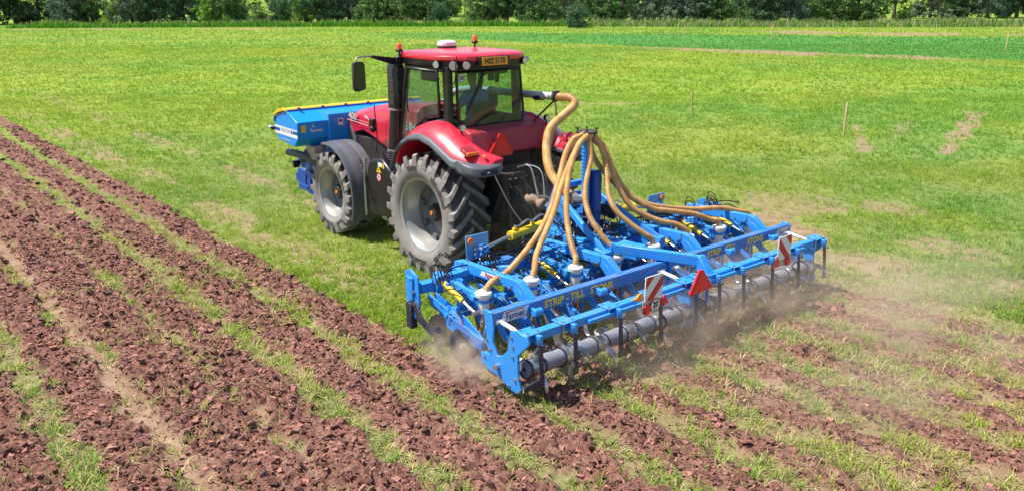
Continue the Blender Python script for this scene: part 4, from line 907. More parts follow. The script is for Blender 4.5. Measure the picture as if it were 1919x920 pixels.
b.build('maker_mark',['whitedecal'],tank,smooth=0); b = MB(); quad_on(b,(-.62,3.622,1.98),(1,0,0),(0,0,1),.11,.13); quad_on(b,(-.62,3.62,2.0),(1,0,0),(0,0,1),.07,.05,2); b.build('rear_decal',['whitedecal','yellow','bluedeep'],tank,smooth=0)
b = MB(); b.cyl((-1.48,4.66,1.84),(-1.55,4.70,1.82),.045,n=14); b.ball((-1.56,4.70,1.845),.035,12,m=1); b.build('corner_lamp',['black','white'],HP)
b = MB(); b.bb(-.9,.6,3.72,4.2,1.25,1.55); b.prism([(3.65,1.30),(3.65,1.42),(3.85,1.56),(4.2,1.5),(4.1,1.22)],'x',-1.1,-.62); b.bb(-1.20,-1.0,3.66,3.85,1.42,1.56); b.cyl((-1.0,3.9,1.35),(-.55,3.9,1.30),.11,n=16); b.build('metering_unit','dirtysteel',HP,bevel=.02,seg=2)
b = MB()
for k in range(7): b.tube([(-1.1+.08*k,3.9,1.45),(-1.0+.09*k,4.0,1.25+.03*k),(-.8+.05*k,3.85,1.2)],.012,6,4)
b.build('wiring','black',HP)
b = MB(); b.tube([(-1.28,4.6,1.34),(-1.22,4.35,1.33),(-1.10,4.1,1.27),(-.95,3.95,1.18),(-.75,3.9,1.06),(-.55,3.9,.98)],lambda t:.075-.012*abs(t-.5),14,5); b.build('bumper_tube','grey',HP,smooth=60)
b = MB(); b.box((-1.18,4.5,1.10),(.12,.07,.14)); b.beam((-1.3,4.6,1.14),(-.9,4.3,1.16),.025,.02); b.cyl((-1.16,4.46,1.12),(-1.16,4.44,1.12),.05,n=12); b.build('side_light','black',HP,bevel=.01)
b = MB(); b.bb(-.92,-.84,4.35,4.62,.45,.98); b.bb(-.90,-.82,4.72,5.05,.50,.90); b.bb(-.92,-.60,4.4,5.0,.48,.60); b.beam((-.86,4.55,.92),(-.86,5.0,.62),.05,.06); b.bb(-.95,-.52,4.40,4.48,.66,1.0); b.bb(-.98,-.60,4.25,4.75,.98,1.16); b.beam((-1.02,4.7,1.1),(-.95,4.2,1.5),.09,.07); b.bb(-1.02,-.55,4.15,4.30,1.10,1.52); b.bb(-.90,-.2,4.95,5.15,.62,.80); b.beam((-.8,4.4,.55),(-.4,4.35,.6),.10,.10); b.beam((.8,4.4,.55),(.4,4.35,.6),.1,.1)
b.beam((-.45,4.25,.6),(-.45,4.15,1.5),.09,.12); b.beam((.45,4.25,.6),(.45,4.15,1.5),.09,.12); b.beam((-.9,4.3,.80),(.9,4.3,.80),.12,.12); b.bb(.6,.92,4.4,4.75,.48,.62); b.bb(.84,.92,4.35,4.78,.45,.98)
b.beam((-.70,4.5,.9),(-.45,4.2,1.3),.06,.08); b.build('support_frame','bluedeep',HP,bevel=.01)
b = MB()
for x,z in ((-.925,.9),(-.925,.55),(-.96,.9)): b.bolt((x,4.5,z),(-1,0,0),.02,.015)
b.build('bolts','steel',HP)

# ================================================================ strip till implement
IM = empty('strip_till_implement', (0,-3.4,0))
tag(IM, 'wide blue eight row strip till implement with tan hoses and tined roller', 'farm implement')
def part(mb, name, mat='blue', par=None, bevel=.006, **k): return mb.build(name, mat, par or IM, bevel=bevel, **k)
UX = [-2.642+0.7515*k for k in range(8)]
# headstock and centre section
b = MB()
for s in (-1,1):
    b.prism([(-1.98,.62),(-1.90,.70),(-1.92,1.30),(-2.10,1.72),(-2.22,1.74),(-2.30,1.20),(-2.45,.70)],'x',s*.30,s*.34)
    b.prism([(-1.90,.60),(-1.88,.92),(-2.3,.98),(-2.35,.66)],'x',s*.44,s*.48)
    b.beam((s*.32,-2.15,1.55),(s*.55,-3.35,.98),.06,.10)
b.beam((-.62,-2.12,.78),(.62,-2.12,.78),.16,.18); b.beam((-.5,-2.3,.95),(.5,-2.3,.95),.18,.16); b.beam((0,-2.2,.9),(0,-3.5,.93),.20,.18)
b.beam((-.40,-2.15,1.0),(-.55,-3.4,.95),.14,.16); b.beam((.40,-2.15,1.0),(.55,-3.4,.95),.14,.16); b.beam((-.34,-2.18,1.68),(.34,-2.18,1.68),.07,.08)
part(b,'headstock',bevel=.01)
b = MB(); b.prism([(-2.30,.9),(-2.30,1.86),(-2.36,1.90),(-2.52,1.90),(-2.56,1.84),(-2.56,.9)],'x',.04,.16); part(b,'tower_plate','bluedeep')
b = MB(); b.cyl((-.03,-2.42,1.72),(-.03,-2.42,2.40),.058,n=20)
for i in range(12): b.cyl((-.03,-2.42,1.76+.052*i),(-.03,-2.42,1.782+.052*i),.068,n=20)
b.cyl((-.03,-2.42,1.45),(-.03,-2.42,1.72),.062,n=18); part(b,'riser_pipe',bevel=0)
b = MB(); b.cyl((-.03,-2.42,2.36),(-.03,-2.42,2.44),.10,.135,24); b.cyl((-.03,-2.42,2.44),(-.03,-2.42,2.47),.15,n=24)
for i in range(4): a = PI/4+i*PI/2; b.cyl((-.03+.13*math.cos(a),-2.42+.13*math.sin(a),2.45),(-.03+.13*math.cos(a),-2.42+.13*math.sin(a),2.52),.012,n=6); b.beam((-.03+.10*math.cos(a),-2.42+.10*math.sin(a),2.51),(-.03+.17*math.cos(a),-2.42+.17*math.sin(a),2.51),.02,.015)
head = part(b,'distributor_head','chassis',bevel=.003)
b = MB(); b.cyl((-.13,-2.33,1.49),(-.05,-2.40,1.49),.07,n=18); b.cyl((-.18,-2.30,1.49),(-.10,-2.35,1.49),.075,n=18); part(b,'inlet_clamp','steel',bevel=0)
for x,y,z in ((-.28,-2.15,1.38),(-.14,-2.12,1.36)):
    b = MB(); b.cyl((x,y,z),(x,y-.06,z),.052,n=18); b.cyl((x,y-.0,z-.1),(x,y,z),.01,n=6); part(b,'gauge','steel',bevel=.003)
# folding cylinders
for s in (-1,1):
    b = MB(); b.cyl((s*.62,-2.12,1.14),(s*1.22,-2.20,1.12),.060,n=18); b.cyl((s*1.20,-2.20,1.12),(s*1.26,-2.205,1.12),.068,n=18); b.cyl((s*.56,-2.11,1.14),(s*.64,-2.12,1.14),.066,n=18)
    b.box((s*.80,-2.15,1.20),(.05,.05,.06)); b.box((s*1.16,-2.19,1.19),(.05,.05,.05)); cy = part(b,'fold_cylinder','yellow',bevel=.003)
    b = MB(); b.cyl((s*1.26,-2.205,1.12),(s*1.80,-2.28,1.05),.026,n=12); b.cyl((s*1.80,-2.34,1.05),(s*1.80,-2.22,1.05),.05,n=14); part(b,'piston_rod','steel',cy,bevel=0)
    b = MB(); b.tube([(s*.80,-2.15,1.24),(s*.9,-2.16,1.28),(s*1.05,-2.16,1.22),(s*1.16,-2.19,1.24)],.014,6,5); b.tube([(s*.8,-2.15,1.24),(s*.66,-2.2,1.32),(s*.5,-2.25,1.2),(s*.35,-2.3,1.0)],.014,6,5); part(b,'oil_line','steel',cy,bevel=0)
    b = MB()
    for o in (-.05,.05): b.prism([(s*1.68,.84),(s*1.92,.84),(s*1.86,1.10),(s*1.76,1.12)],'y',-2.30+o-.012,-2.30+o+.012)
    b.cyl((s*1.80,-2.40,1.05),(s*1.80,-2.20,1.05),.022,n=10); part(b,'cylinder_bracket',bevel=.004)
    # light boards at the front corners
    b = MB(); b.prism([(s*1.60,.90),(s*1.98,.90),(s*2.0,1.24),(s*1.62,1.24)],'y',-2.18,-2.165); lb = part(b,'light_board','paleblue',bevel=.004)
    b = MB(); b.cyl((s*1.93,-2.19,1.165),(s*1.93,-2.215,1.165),.052,n=18); part(b,'amber_reflector','orange',lb,bevel=.004)

def disc(mb, c, r, d, th=.006, teeth=0, m=0, dish=.03):
    c = Vector(c); d = Vector(d).normalized(); _, s, u = basis(d); n = 48 if not teeth else teeth*4
    ring = []
    for q in range(n):
        a = 2*PI*q/n; rr = r*(1-(.06 if teeth and q%4 >= 2 else 0)); ring.append((a,rr))
    secs = []
    for off, f in ((-th,.12),(dish*.0-th,.45),(dish-th,1.0),(dish+th,1.0),(th,.45),(th,.12)):
        secs.append([c+d*off+(s*math.cos(a)+u*math.sin(a))*(rr if f == 1.0 else r*f) for a,rr in ring])
    mb.loft(secs, m)
# two folding wings
LETT = []
for s in (-1,1):
    x0, x1 = (-2.97,-.10) if s < 0 else (.03,2.79)
    xo = x0 if s < 0 else x1; xi = x1 if s < 0 else x0
    # front beam
    b = MB(); b.beam((x0+.05,-2.42,.80),(x1,-2.42,.80),.13,.13); b.beam((xo-s*.1,-2.72,.98),(xi,-2.72,.98),.09,.07)
    for x in (xo-s*.95, xo-s*2.0): b.beam((x,-2.42,.84),(x-s*.1,-3.05,1.0),.08,.10)
    b.prism([(-2.36,.72),(-2.48,.72),(-2.70,1.02),(-2.6,1.03)],'x',xo-s*.9,xo-s*.85)
    fb = part(b,'front_beam',bevel=.008)
    # rear beam with the lettering
    b = MB(); b.beam((x0,-3.93,.865),(x1,-3.93,.865),.11,.155); rb = part(b,'rear_beam','bluedirty',bevel=.008)
    yb = -3.988
    for word, wx in (('STRIP - TILL', -1.89 if s < 0 else 1.13), ('STONS', -1.27 if s < 0 else 1.93)):
        b = MB(); text_on(b,word,(wx,yb,.862),(1,0,0),(0,0,1),.125,bold=.005); b.build('beam_lettering','lettery',rb,smooth=0)
    lx = -2.66 if s < 0 else 2.66
    b = MB(); b.add([(lx-.21,yb,.80),(lx+.16,yb,.80),(lx+.21,yb,.925),(lx-.16,yb,.925)],[(0,1,2,3)],0)
    text_on(b,'Farmet',(lx,yb-.003,.855),(1,0,0),(0,0,1),.105,bold=.002,m=1,sx=.9); quad_on(b,(lx-.01,yb-.003,.908),(1,0,0),(0,0,1),.28,.010,2)
    b.build('maker_sign',['whitedecal','bluedeep','redstripe'],rb,smooth=0)
    # side plate at the outer end of the front beam
    b = MB()
    b.prism([(-2.24,1.00),(-2.36,1.06),(-2.52,.98),(-2.55,.60),(-2.45,.42),(-2.33,.42),(-2.25,.70)],'x',xo+s*.0,xo+s*.03); b.prism([(-2.30,.96),(-2.44,.96),(-2.44,.66),(-2.32,.66)],'x',xo+s*.03,xo+s*.06)
    sp = part(b,'front_side_plate',bevel=.006)
    b = MB()
    for y,z in ((-2.30,.93),(-2.42,.93),(-2.30,.78),(-2.46,.78),(-2.34,.62),(-2.46,.62),(-2.40,.50)): b.bolt((xo+s*.03,y,z),(s,0,0),.018,.03)
    part(b,'bolts','steel',sp,bevel=0)
    b = MB(); b.prism([(-2.30,.62),(-2.42,.60),(-2.52,.42),(-2.82,.30),(-2.84,.38),(-2.60,.50),(-2.50,.66)],'x',xo+s*.02,xo+s*.05); b.bb(*sorted((xo-s*.02,xo+s*.07)),-2.42,-2.30,.28,.62); part(b,'guard_arm','navy',bevel=.005)
    # roller side plate
    for xx, big in ((xo,True),(xi+s*(-.0)+ (-.14 if s<0 else .14)*0, False)):
        xp = xx if big else xi-s*(-.0)
        w = .03
        b = MB(); q = s if big else -s
        b.prism([(-3.84,.96),(-3.98,.96),(-4.02,.78),(-4.00,.62),(-4.08,.48),(-4.16,.50),(-4.26,.60),(-4.30,.82),(-4.40,.88),(-4.58,.86),(-4.62,.78),(-4.44,.60),(-4.44,.36),(-4.50,.22),(-4.42,.14),(-4.28,.16),(-4.10,.24),(-3.90,.26),(-3.80,.30),(-3.78,.42),(-3.86,.46),(-3.94,.44),(-3.90,.62)],'x',xp,xp+q*w)
        rp = part(b,'roller_side_plate',bevel=.006)
        b = MB()
        for y,z in ((-3.91,.62),(-3.97,.52),(-3.86,.40),(-3.84,.30),(-4.34,.78),(-4.36,.68),(-4.36,.56),(-4.40,.30),(-4.30,.20),(-4.46,.18),(-4.46,.34)): b.bolt((xp+q*w,y,z),(q,0,0),.016,.018)
        b.cyl((xp+q*w,-4.10,.36),(xp+q*(w+.05),-4.10,.36),.035,n=16); part(b,'bolts','steel',rp,bevel=0)
        b = MB(); b.cyl((xp-q*.08,-3.99,.835),(xp-q*.08,-4.05,.83),.018,n=10); b.cyl((xp-q*.08,-4.05,.83),(xp-q*.08,-4.26,.81),.026,n=14); b.cyl((xp-q*.08,-4.26,.81),(xp-q*.08,-4.38,.80),.018,n=10); b.cyl((xp-q*.14,-3.995,.835),(xp-q*.02,-3.995,.835),.026,n=12)
        part(b,'turnbuckle','white',bevel=0)
    # roller bar
    b = MB(); b.beam((x0+.02,-4.48,.80),(x1-.02,-4.48,.80),.11,.10); b.beam((x0+.9,-4.57,.79),(x1-.3,-4.57,.79),.04,.05) if s<0 else b.beam((x0+.3,-4.57,.79),(x1-.5,-4.57,.79),.04,.05)
    for x in (xo-s*.55, xo-s*1.6): b.cyl((x-.06,-4.10,.86),(x+.06,-4.10,.86),.045,n=14); b.beam((x,-3.99,.86),(x,-4.12,.86),.03,.05)
    part(b,'roller_bar',bevel=.007)
    # clamps with scraper arms
    cxs = [-2.88,-2.37,-1.65,-.95,-.28] if s < 0 else [.20,.72,1.38,2.02,2.70]
    for x in cxs:
        b = MB()
        for o in (-.07,.07):
            b = MB(); b.tube([(x+o,-4.41,.72),(x+o,-4.41,.865),(x+o,-4.55,.865),(x+o,-4.55,.72)],.010,6); b.bolt((x+o,-4.43,.865),(0,0,1),.016,.02); b.bolt((x+o,-4.54,.865),(0,0,1),.016,.02); cl_ = part(b,'clamp','steel',bevel=0)
        b = MB(); b.box((x,-4.48,.862),(.20,.20,.014)); b.box((x+.03,-4.60,.80),(.05,.10,.11)); part(b,'clamp_plate','blue',cl_,bevel=.004)
        b = MB(); b.beam((x+.03,-4.63,.82),(x+.015,-4.68,.38),.055,.022,up=(0,1,0)); (b.beam((x+.015,-4.69,.36),(x-.18,-4.62,.28),.02,.07) if x < -2.8 else None); b.prism([(x-.02,.28),(x+.05,.28),(x+.05,.42),(x-.02,.42)],'y',-4.69,-4.67)
        for z in (.76,.44,.37): b.bolt((x+.02,-4.69,z),(0,-1,0),.017,.012)
        part(b,'scraper_arm','navy',bevel=.004)
    # tined roller
    b = MB(); yr, zr, rt = -4.40, .385, .092
    xs0, xs1 = x0+.10, x1-.06
    nb_ = 6; pitch = (xs1-xs0)/nb_; pr_ = [(0,.02),(0,rt)]
    for j_ in range(nb_):
        for t_ in (.06,.25,.5,.75,.94): pr_.append((pitch*(j_+t_), rt+.012*math.sin(PI*t_)))
    pr_ += [(xs1-xs0,rt),(xs1-xs0,.02)]
    b.lathe(pr_,(xs0,yr,zr),(1,0,0),28)
    part(b,'roller','roller',bevel=0,smooth=50)
    nt_ = 6
    for j in range(nt_):
        x = xs0+.12+(xs1-xs0-.2)*j/(nt_-1)
        b = MB()
        for o_ in (-.10,.10): b.lathe([(-.010,rt+.003),(-.008,rt+.022),(.008,rt+.022),(.010,rt+.003)],(x+o_,yr,zr),(1,.14,.10*o_*10),24,m=1)
        b.lathe([(-.10,rt+.001),(-.06,rt+.012),(.06,rt+.012),(.10,rt+.001)],(x,yr,zr),(1,0,0),24)
        for q in range(4):
            a = q*PI/2+j*.85; pts = []
            for t in (0,.3,.6,.85,1):
                r_ = rt+.005+t*.245; an = a+t*t*.55; pts.append((x+.05*math.sin(t*2)*(1 if q%2 else -1), yr+r_*math.cos(an), zr+r_*math.sin(an)))
            P = smooth_path(pts,4)
            for i_ in range(len(P)-1): 
                w0 = .068*(1-.8*i_/len(P)); b.beam(P[i_],P[i_+1],w0*1.4,.018,up=(0,math.cos(a),math.sin(a)))
        part(b,'roller_tines',['steel','navy'],bevel=0)
# folding brace over the middle
b = MB(); b.beam((-.42,-3.38,1.06),(.17,-4.36,1.0),.10,.13); b.beam((-.42,-3.38,1.06),(-.5,-2.75,1.02),.10,.12)
b.prism([(-4.30,1.06),(-4.38,1.075),(-4.60,.80),(-4.58,.72),(-4.50,.70),(-4.28,.94)],'x',.11,.24); part(b,'centre_brace',bevel=.008)

# ---- long frame arms, one to two rows
for k, x in enumerate((-2.33,-.87,.74,2.28)):
    b = MB(); b.beam((x,-2.55,1.02),(x,-3.62,1.045),.095,.12)
    b.prism([(-3.60,1.105),(-3.72,1.10),(-3.92,.945),(-3.87,.90),(-3.86,.80),(-3.78,.80),(-3.60,.98)],'x',x-.0475,x+.0475)
    b.prism([(-3.66,1.02),(-3.74,1.0),(-3.86,.90),(-3.84,.82),(-3.76,.84)],'x',x-.0475,x-.055)
    b.prism([(-2.46,.70),(-2.38,.78),(-2.46,1.06),(-2.62,1.08),(-2.60,.94)],'x',x-.06,x+.06)
    ua = part(b,'frame_arm',bevel=.006)
    b = MB()
    for y in (-2.65,-3.15,-3.40,-3.58): b.bolt((x-.0475,y,1.02),(-1,0,0),.014,.016); b.cyl((x,y,1.07),(x,y,1.12),.013,n=6)
    part(b,'bolts','steel',ua,bevel=0)
    if k == 0:
        b = MB(); b.add([(x-.050,-2.98,1.00),(x-.050,-3.34,1.01),(x-.050,-3.38,1.075),(x-.050,-3.02,1.065)],[(0,1,2,3)])
        text_on(b,'Farmet',(x-.053,-3.18,1.037),(0,-1,.03),(0,0,1),.065,bold=.003,m=1); b.build('arm_decal',['whitedecal','redstripe'],ua,smooth=0)
# ---- row units
def row_unit(k, x):
    s = -1
    b = MB()                                    # short swing arm hung from the front beam
    xa = x-.02
    b.beam((xa,-2.52,.93),(xa,-2.98,.90),.07,.08); b.prism([(-2.40,.70),(-2.52,.70),(-2.60,.98),(-2.45,.98)],'x',xa-.05,xa+.05); b.prism([(-2.92,.96),(-3.04,.92),(-3.06,.62),(-2.90,.60)],'x',xa-.03,xa+.03)
    b.beam((xa-.14,-2.60,.92),(xa-.14,-2.92,.95),.05,.05)
    ua = part(b,'swing_arm',bevel=.006)
    # lower tool carrier: parallel links, swing body and side plates
    xl = x-.14
    b = MB()
    for o in (-.05,.05):
        b.prism([(-2.50,.66),(-2.50,.74),(-3.05,.62),(-3.35,.50),(-3.60,.36),(-3.62,.30),(-3.40,.34),(-3.05,.50)],'x',xl+o-.010,xl+o+.010)
    b.beam((xl,-2.50,.60),(xl,-2.95,.50),.05,.06); b.prism([(-2.86,.40),(-2.84,.66),(-3.06,.70),(-3.14,.46),(-3.02,.36)],'x',xl-.035,xl+.035); b.cyl((xl-.08,-2.9,.56),(xl+.08,-2.9,.56),.03,n=12)
    b.beam((xl,-2.95,.50),(xl,-3.55,.40),.045,.07)
    tc_ = part(b,'tool_carrier',bevel=.004)
    b = MB()
    for y,z in ((-2.6,.70),(-2.8,.66),(-3.0,.61),(-3.2,.55),(-3.4,.46),(-3.5,.38)): b.bolt((xl-.06,y,z),(-1,0,0),.015,.015)
    part(b,'bolts','steel',tc_,bevel=0)
    b = MB(); b.prism([(-2.90,.86),(-3.02,.84),(-3.40,.55),(-3.44,.34),(-3.34,.26),(-3.24,.30),(-3.10,.55),(-2.92,.66)],'x',x+.10,x+.125); b.prism([(-3.30,.62),(-3.42,.70),(-3.66,.42),(-3.60,.34)],'x',x+.15,x+.165); part(b,'tine_shank','blue',bevel=.005)
    b = MB(); b.beam((x-.03,-2.98,.90),(x-.03,-3.30,.895),.05,.06); b.prism([(-3.28,.86),(-3.36,.85),(-3.36,.91),(-3.28,.925)],'x',x-.13,x+.06); b.cyl((x-.14,-3.02,.90),(x-.02,-3.02,.90),.018,n=8); part(b,'funnel_bracket','blue',bevel=.004)
    # row cleaner discs, cutting disc, closing discs
    b = MB(); disc(b,(xl+.02,-2.62,.26),.205,(1,.30,.08),teeth=14); cdk = part(b,'cutting_disc','dirtysteel',bevel=0,smooth=20)
    b = MB(); b.cyl((xl-.03,-2.62,.26),(xl+.07,-2.62,.26),.04,n=14); b.beam((xl+.07,-2.62,.26),(xl+.07,-2.60,.62),.03,.06); part(b,'disc_hub','bluedeep',cdk,bevel=.003)
    for o, sg in ((-.17,-1),(.17,1)):
        b = MB(); disc(b,(x+o,-3.22,.24),.245,(1,sg*-.32,sg*.10),teeth=0,dish=sg*-.03); dd_ = part(b,'closing_disc','navy' if k == 0 and sg < 0 else 'dirtysteel',bevel=0,smooth=25)  # outermost left disc coloured navy to stand in for the shade on it
        b = MB(); b.cyl((x+o-.05,-3.22,.24),(x+o+.04,-3.22,.24),.05,n=14); b.cyl((x+o-.07,-3.22,.24),(x+o-.05,-3.22,.24),.028,n=12); b.beam((x+o*.8,-3.2,.26),(x+o*.6,-3.05,.62),.03,.05); part(b,'disc_hub','dirtysteel',dd_,bevel=.003)
    # shields, links and brackets crowding round the tool
    b = MB()
    for o in (-.24,.24): b.prism([(-2.95,.52),(-3.05,.60),(-3.42,.55),(-3.66,.40),(-3.62,.36),(-3.40,.47),(-3.10,.50)],'x',x+o-.008,x+o+.008)
    b.beam((x-.26,-3.05,.58),(x+.26,-3.05,.58),.045,.045); part(b,'disc_guard','blue' if k%2 else 'bluedirty',bevel=.003)
    b = MB(); b.beam((x+.20,-2.48,.90),(x+.22,-3.10,.74),.035,.06); b.beam((x+.16,-2.48,.70),(x+.18,-3.10,.58),.03,.05); b.prism([(-3.02,.54),(-3.16,.52),(-3.20,.80),(-3.06,.84)],'x',x+.15,x+.24); b.box((x+.25,-2.56,.90),(.12,.16,.20)); b.box((x+.18,-2.50,.80),(.06,.06,.30)); part(b,'parallel_link','bluedirty' if k%2 else 'blue',bevel=.004)
    b = MB()
    for j in range(6): b.bolt((x+.165,-2.5-.1*j,.72-.02*j),(-1,0,0),.014,.014)
    b.tube([(x+.24+.016*math.cos(q_*.9), -2.62-.008*q_, .80-.0015*q_+.016*math.sin(q_*.9)) for q_ in range(44)],.006,5); part(b,'spring','steel',bevel=0)
    # depth cylinder
    b = MB(); a_ = Vector((x-.16,-2.86,.93)); c_ = Vector((x-.15,-3.16,.82)); e_ = Vector((x-.145,-3.42,.73)); b.cyl(a_,c_,.036,n=16); b.cyl(c_,c_+(c_-a_)*.06,.041,n=16); b.cyl(a_-(c_-a_)*.1,a_,.040,n=16); b.box(a_+(a_-c_)*.16,(.05,.05,.05)); dc = part(b,'depth_cylinder','yellow',bevel=.002)
    b = MB(); b.cyl(c_,e_,.015,n=10); b.cyl(e_-Vector((.04,0,0)),e_+Vector((.04,0,0)),.03,n=12); part(b,'piston_rod','steel',dc,bevel=0)
    # white funnel over the seed tube
    fx, fy = x, -3.39
    b = MB(); b.lathe([(0,.008),(0,.030),(.0,.062),(.16,.072),(.185,.070),(.205,.098),(.245,.102),(.262,.090),(.264,.050),(.285,.044)],(fx,fy,.70),(0,0,1),28,caps=True); fn = part(b,'funnel','white',bevel=0,smooth=40)
    b = MB(); b.lathe([(0,.074),(.02,.078),(.04,.074)],(fx,fy,.83),(0,0,1),24); b.box((fx,fy+.085,.85),(.15,.03,.04)); b.box((fx+.082,fy,.85),(.02,.12,.035)); part(b,'funnel_clamp','blue',fn,bevel=.003)
    b = MB(); b.along = []; b.tube([(fx,fy,.74),(fx+.01,fy+.02,.58),(fx,fy+.06,.42),(fx,fy+.10,.22)],.030,12,6); b.tube([(fx+.05,fy-.02,.72),(fx+.06,fy,.5),(fx+.05,fy+.03,.3)],.022,10,6); part(b,'seed_tube','hose',bevel=0)
    b = MB()                                    # black oil lines looped from arm to arm
    for q in range(4):
        xx = x-.16+.05*q; hh = .08+.08*rnd.random()
        b.tube([(xx,-2.80,.98),(xx-.02,-2.72,1.05+hh*.6),(xx-.05-.08*rnd.random(),-2.70,1.02+hh),(xx-.14,-2.74,1.05+hh*.5),(xx-.18,-2.85,.95)],.008,6,6)
    b.tube([(x-.16,-2.90,.97),(x-.1,-2.8,1.08),(x+.1,-2.75,1.09),(x+.35,-2.72,1.05),(x+.58,-2.78,1.0)],.010,6,6); b.tube([(x-.12,-3.3,.80),(x-.2,-3.1,.95),(x-.22,-2.9,.88),(x-.15,-2.7,.75)],.008,6,6)
    part(b,'oil_lines','black',bevel=0)
    b = MB(); b.tube([(x-.19,-3.02,.66),(x-.205,-3.20,.60),(x-.205,-3.26,.52),(x-.19,-3.30,.48)],.012,6,4); part(b,'handle','steel',bevel=0)
for k, x in enumerate(UX): row_unit(k, x)

# hydraulic lines bundled on the headstock and along the front beam
b = MB()
for i in range(46):
    cx = rnd.uniform(-.45,.35); cy = rnd.uniform(-2.75,-2.15); cz = rnd.uniform(.98,1.22); r_ = rnd.uniform(.05,.15); tl = rnd.uniform(-.6,.6); ph = rnd.random()*6
    pts = [(cx+r_*math.cos(a+ph), cy+r_*.7*math.sin(a+ph), cz+r_*.7*math.sin(a+ph+tl)+.01*a) for a in [j*.75 for j in range(7)]]
    b.tube(pts,rnd.choice((.007,.010,.012)),6,4,m=1 if rnd.random() < .22 else 0)
for i in range(10):
    z = .90+.012*i; b.tube([(-.4,-2.30-.02*i,1.02),(-1.0,-2.42,z+.03*math.sin(i)),(-1.7,-2.52,z+.03),(-2.3,-2.48,.93+.008*i),(-2.75,-2.52,.92)],.009,6,6)
    b.tube([(.4,-2.30-.02*i,1.02),(1.0,-2.42,z+.03*math.sin(i)),(1.7,-2.52,z+.03),(2.3,-2.48,.93+.008*i),(2.7,-2.52,.92)],.009,6,6)
for x in (-2.2,-1.4,.5,1.2,2.0,2.55):
    for q in range(2):
        h_ = .10+.06*q; b.tube([(x,-2.62,.95),(x+.02,-2.60,1.0+h_),(x+.12,-2.58,1.06+h_),(x+.24,-2.60,1.0+h_*.8),(x+.27,-2.66,.95)],.008,6,6)
for i in range(26):
    x = rnd.uniform(-2.7,2.6); y = rnd.uniform(-2.95,-2.5); l_ = rnd.uniform(.25,.7); z = rnd.uniform(.88,1.08)
    b.tube([(x,y,z),(x+l_*.3,y-.1,z+rnd.uniform(.02,.14)),(x+l_*.6,y-.16,z+rnd.uniform(-.02,.10)),(x+l_,y-rnd.uniform(.1,.4),z-.1)],.009,6,5)
part(b,'hydraulic_lines',['black','steel'],bevel=0)
b = MB(); b.cyl((.30,-2.40,1.30),(.42,-2.62,1.22),.085,n=18); b.cyl((.24,-2.30,1.33),(.30,-2.40,1.30),.06,n=18); part(b,'pressure_accumulator','black',bevel=.01)
b = MB(); b.cyl((-.30,-2.52,1.16),(-.22,-2.60,1.20),.09,n=18); part(b,'cable_reel','black',bevel=.01)
b = MB(); b.cyl((-.12,-2.20,1.28),(-.06,-2.28,1.28),.075,n=18); part(b,'cable_reel','black',bevel=.01)
b = MB()
for z in (1.5,1.3,1.12): b.bb(-.30,.10,-2.20,-2.14,z,z+.05)
b.cyl((-.2,-2.0,1.4),(-.16,-2.35,1.1),.045,n=12); b.cyl((-.3,-2.1,.95),(-.28,-2.5,1.35),.05,n=12); part(b,'valve_manifold','bluedirty',bevel=.006)

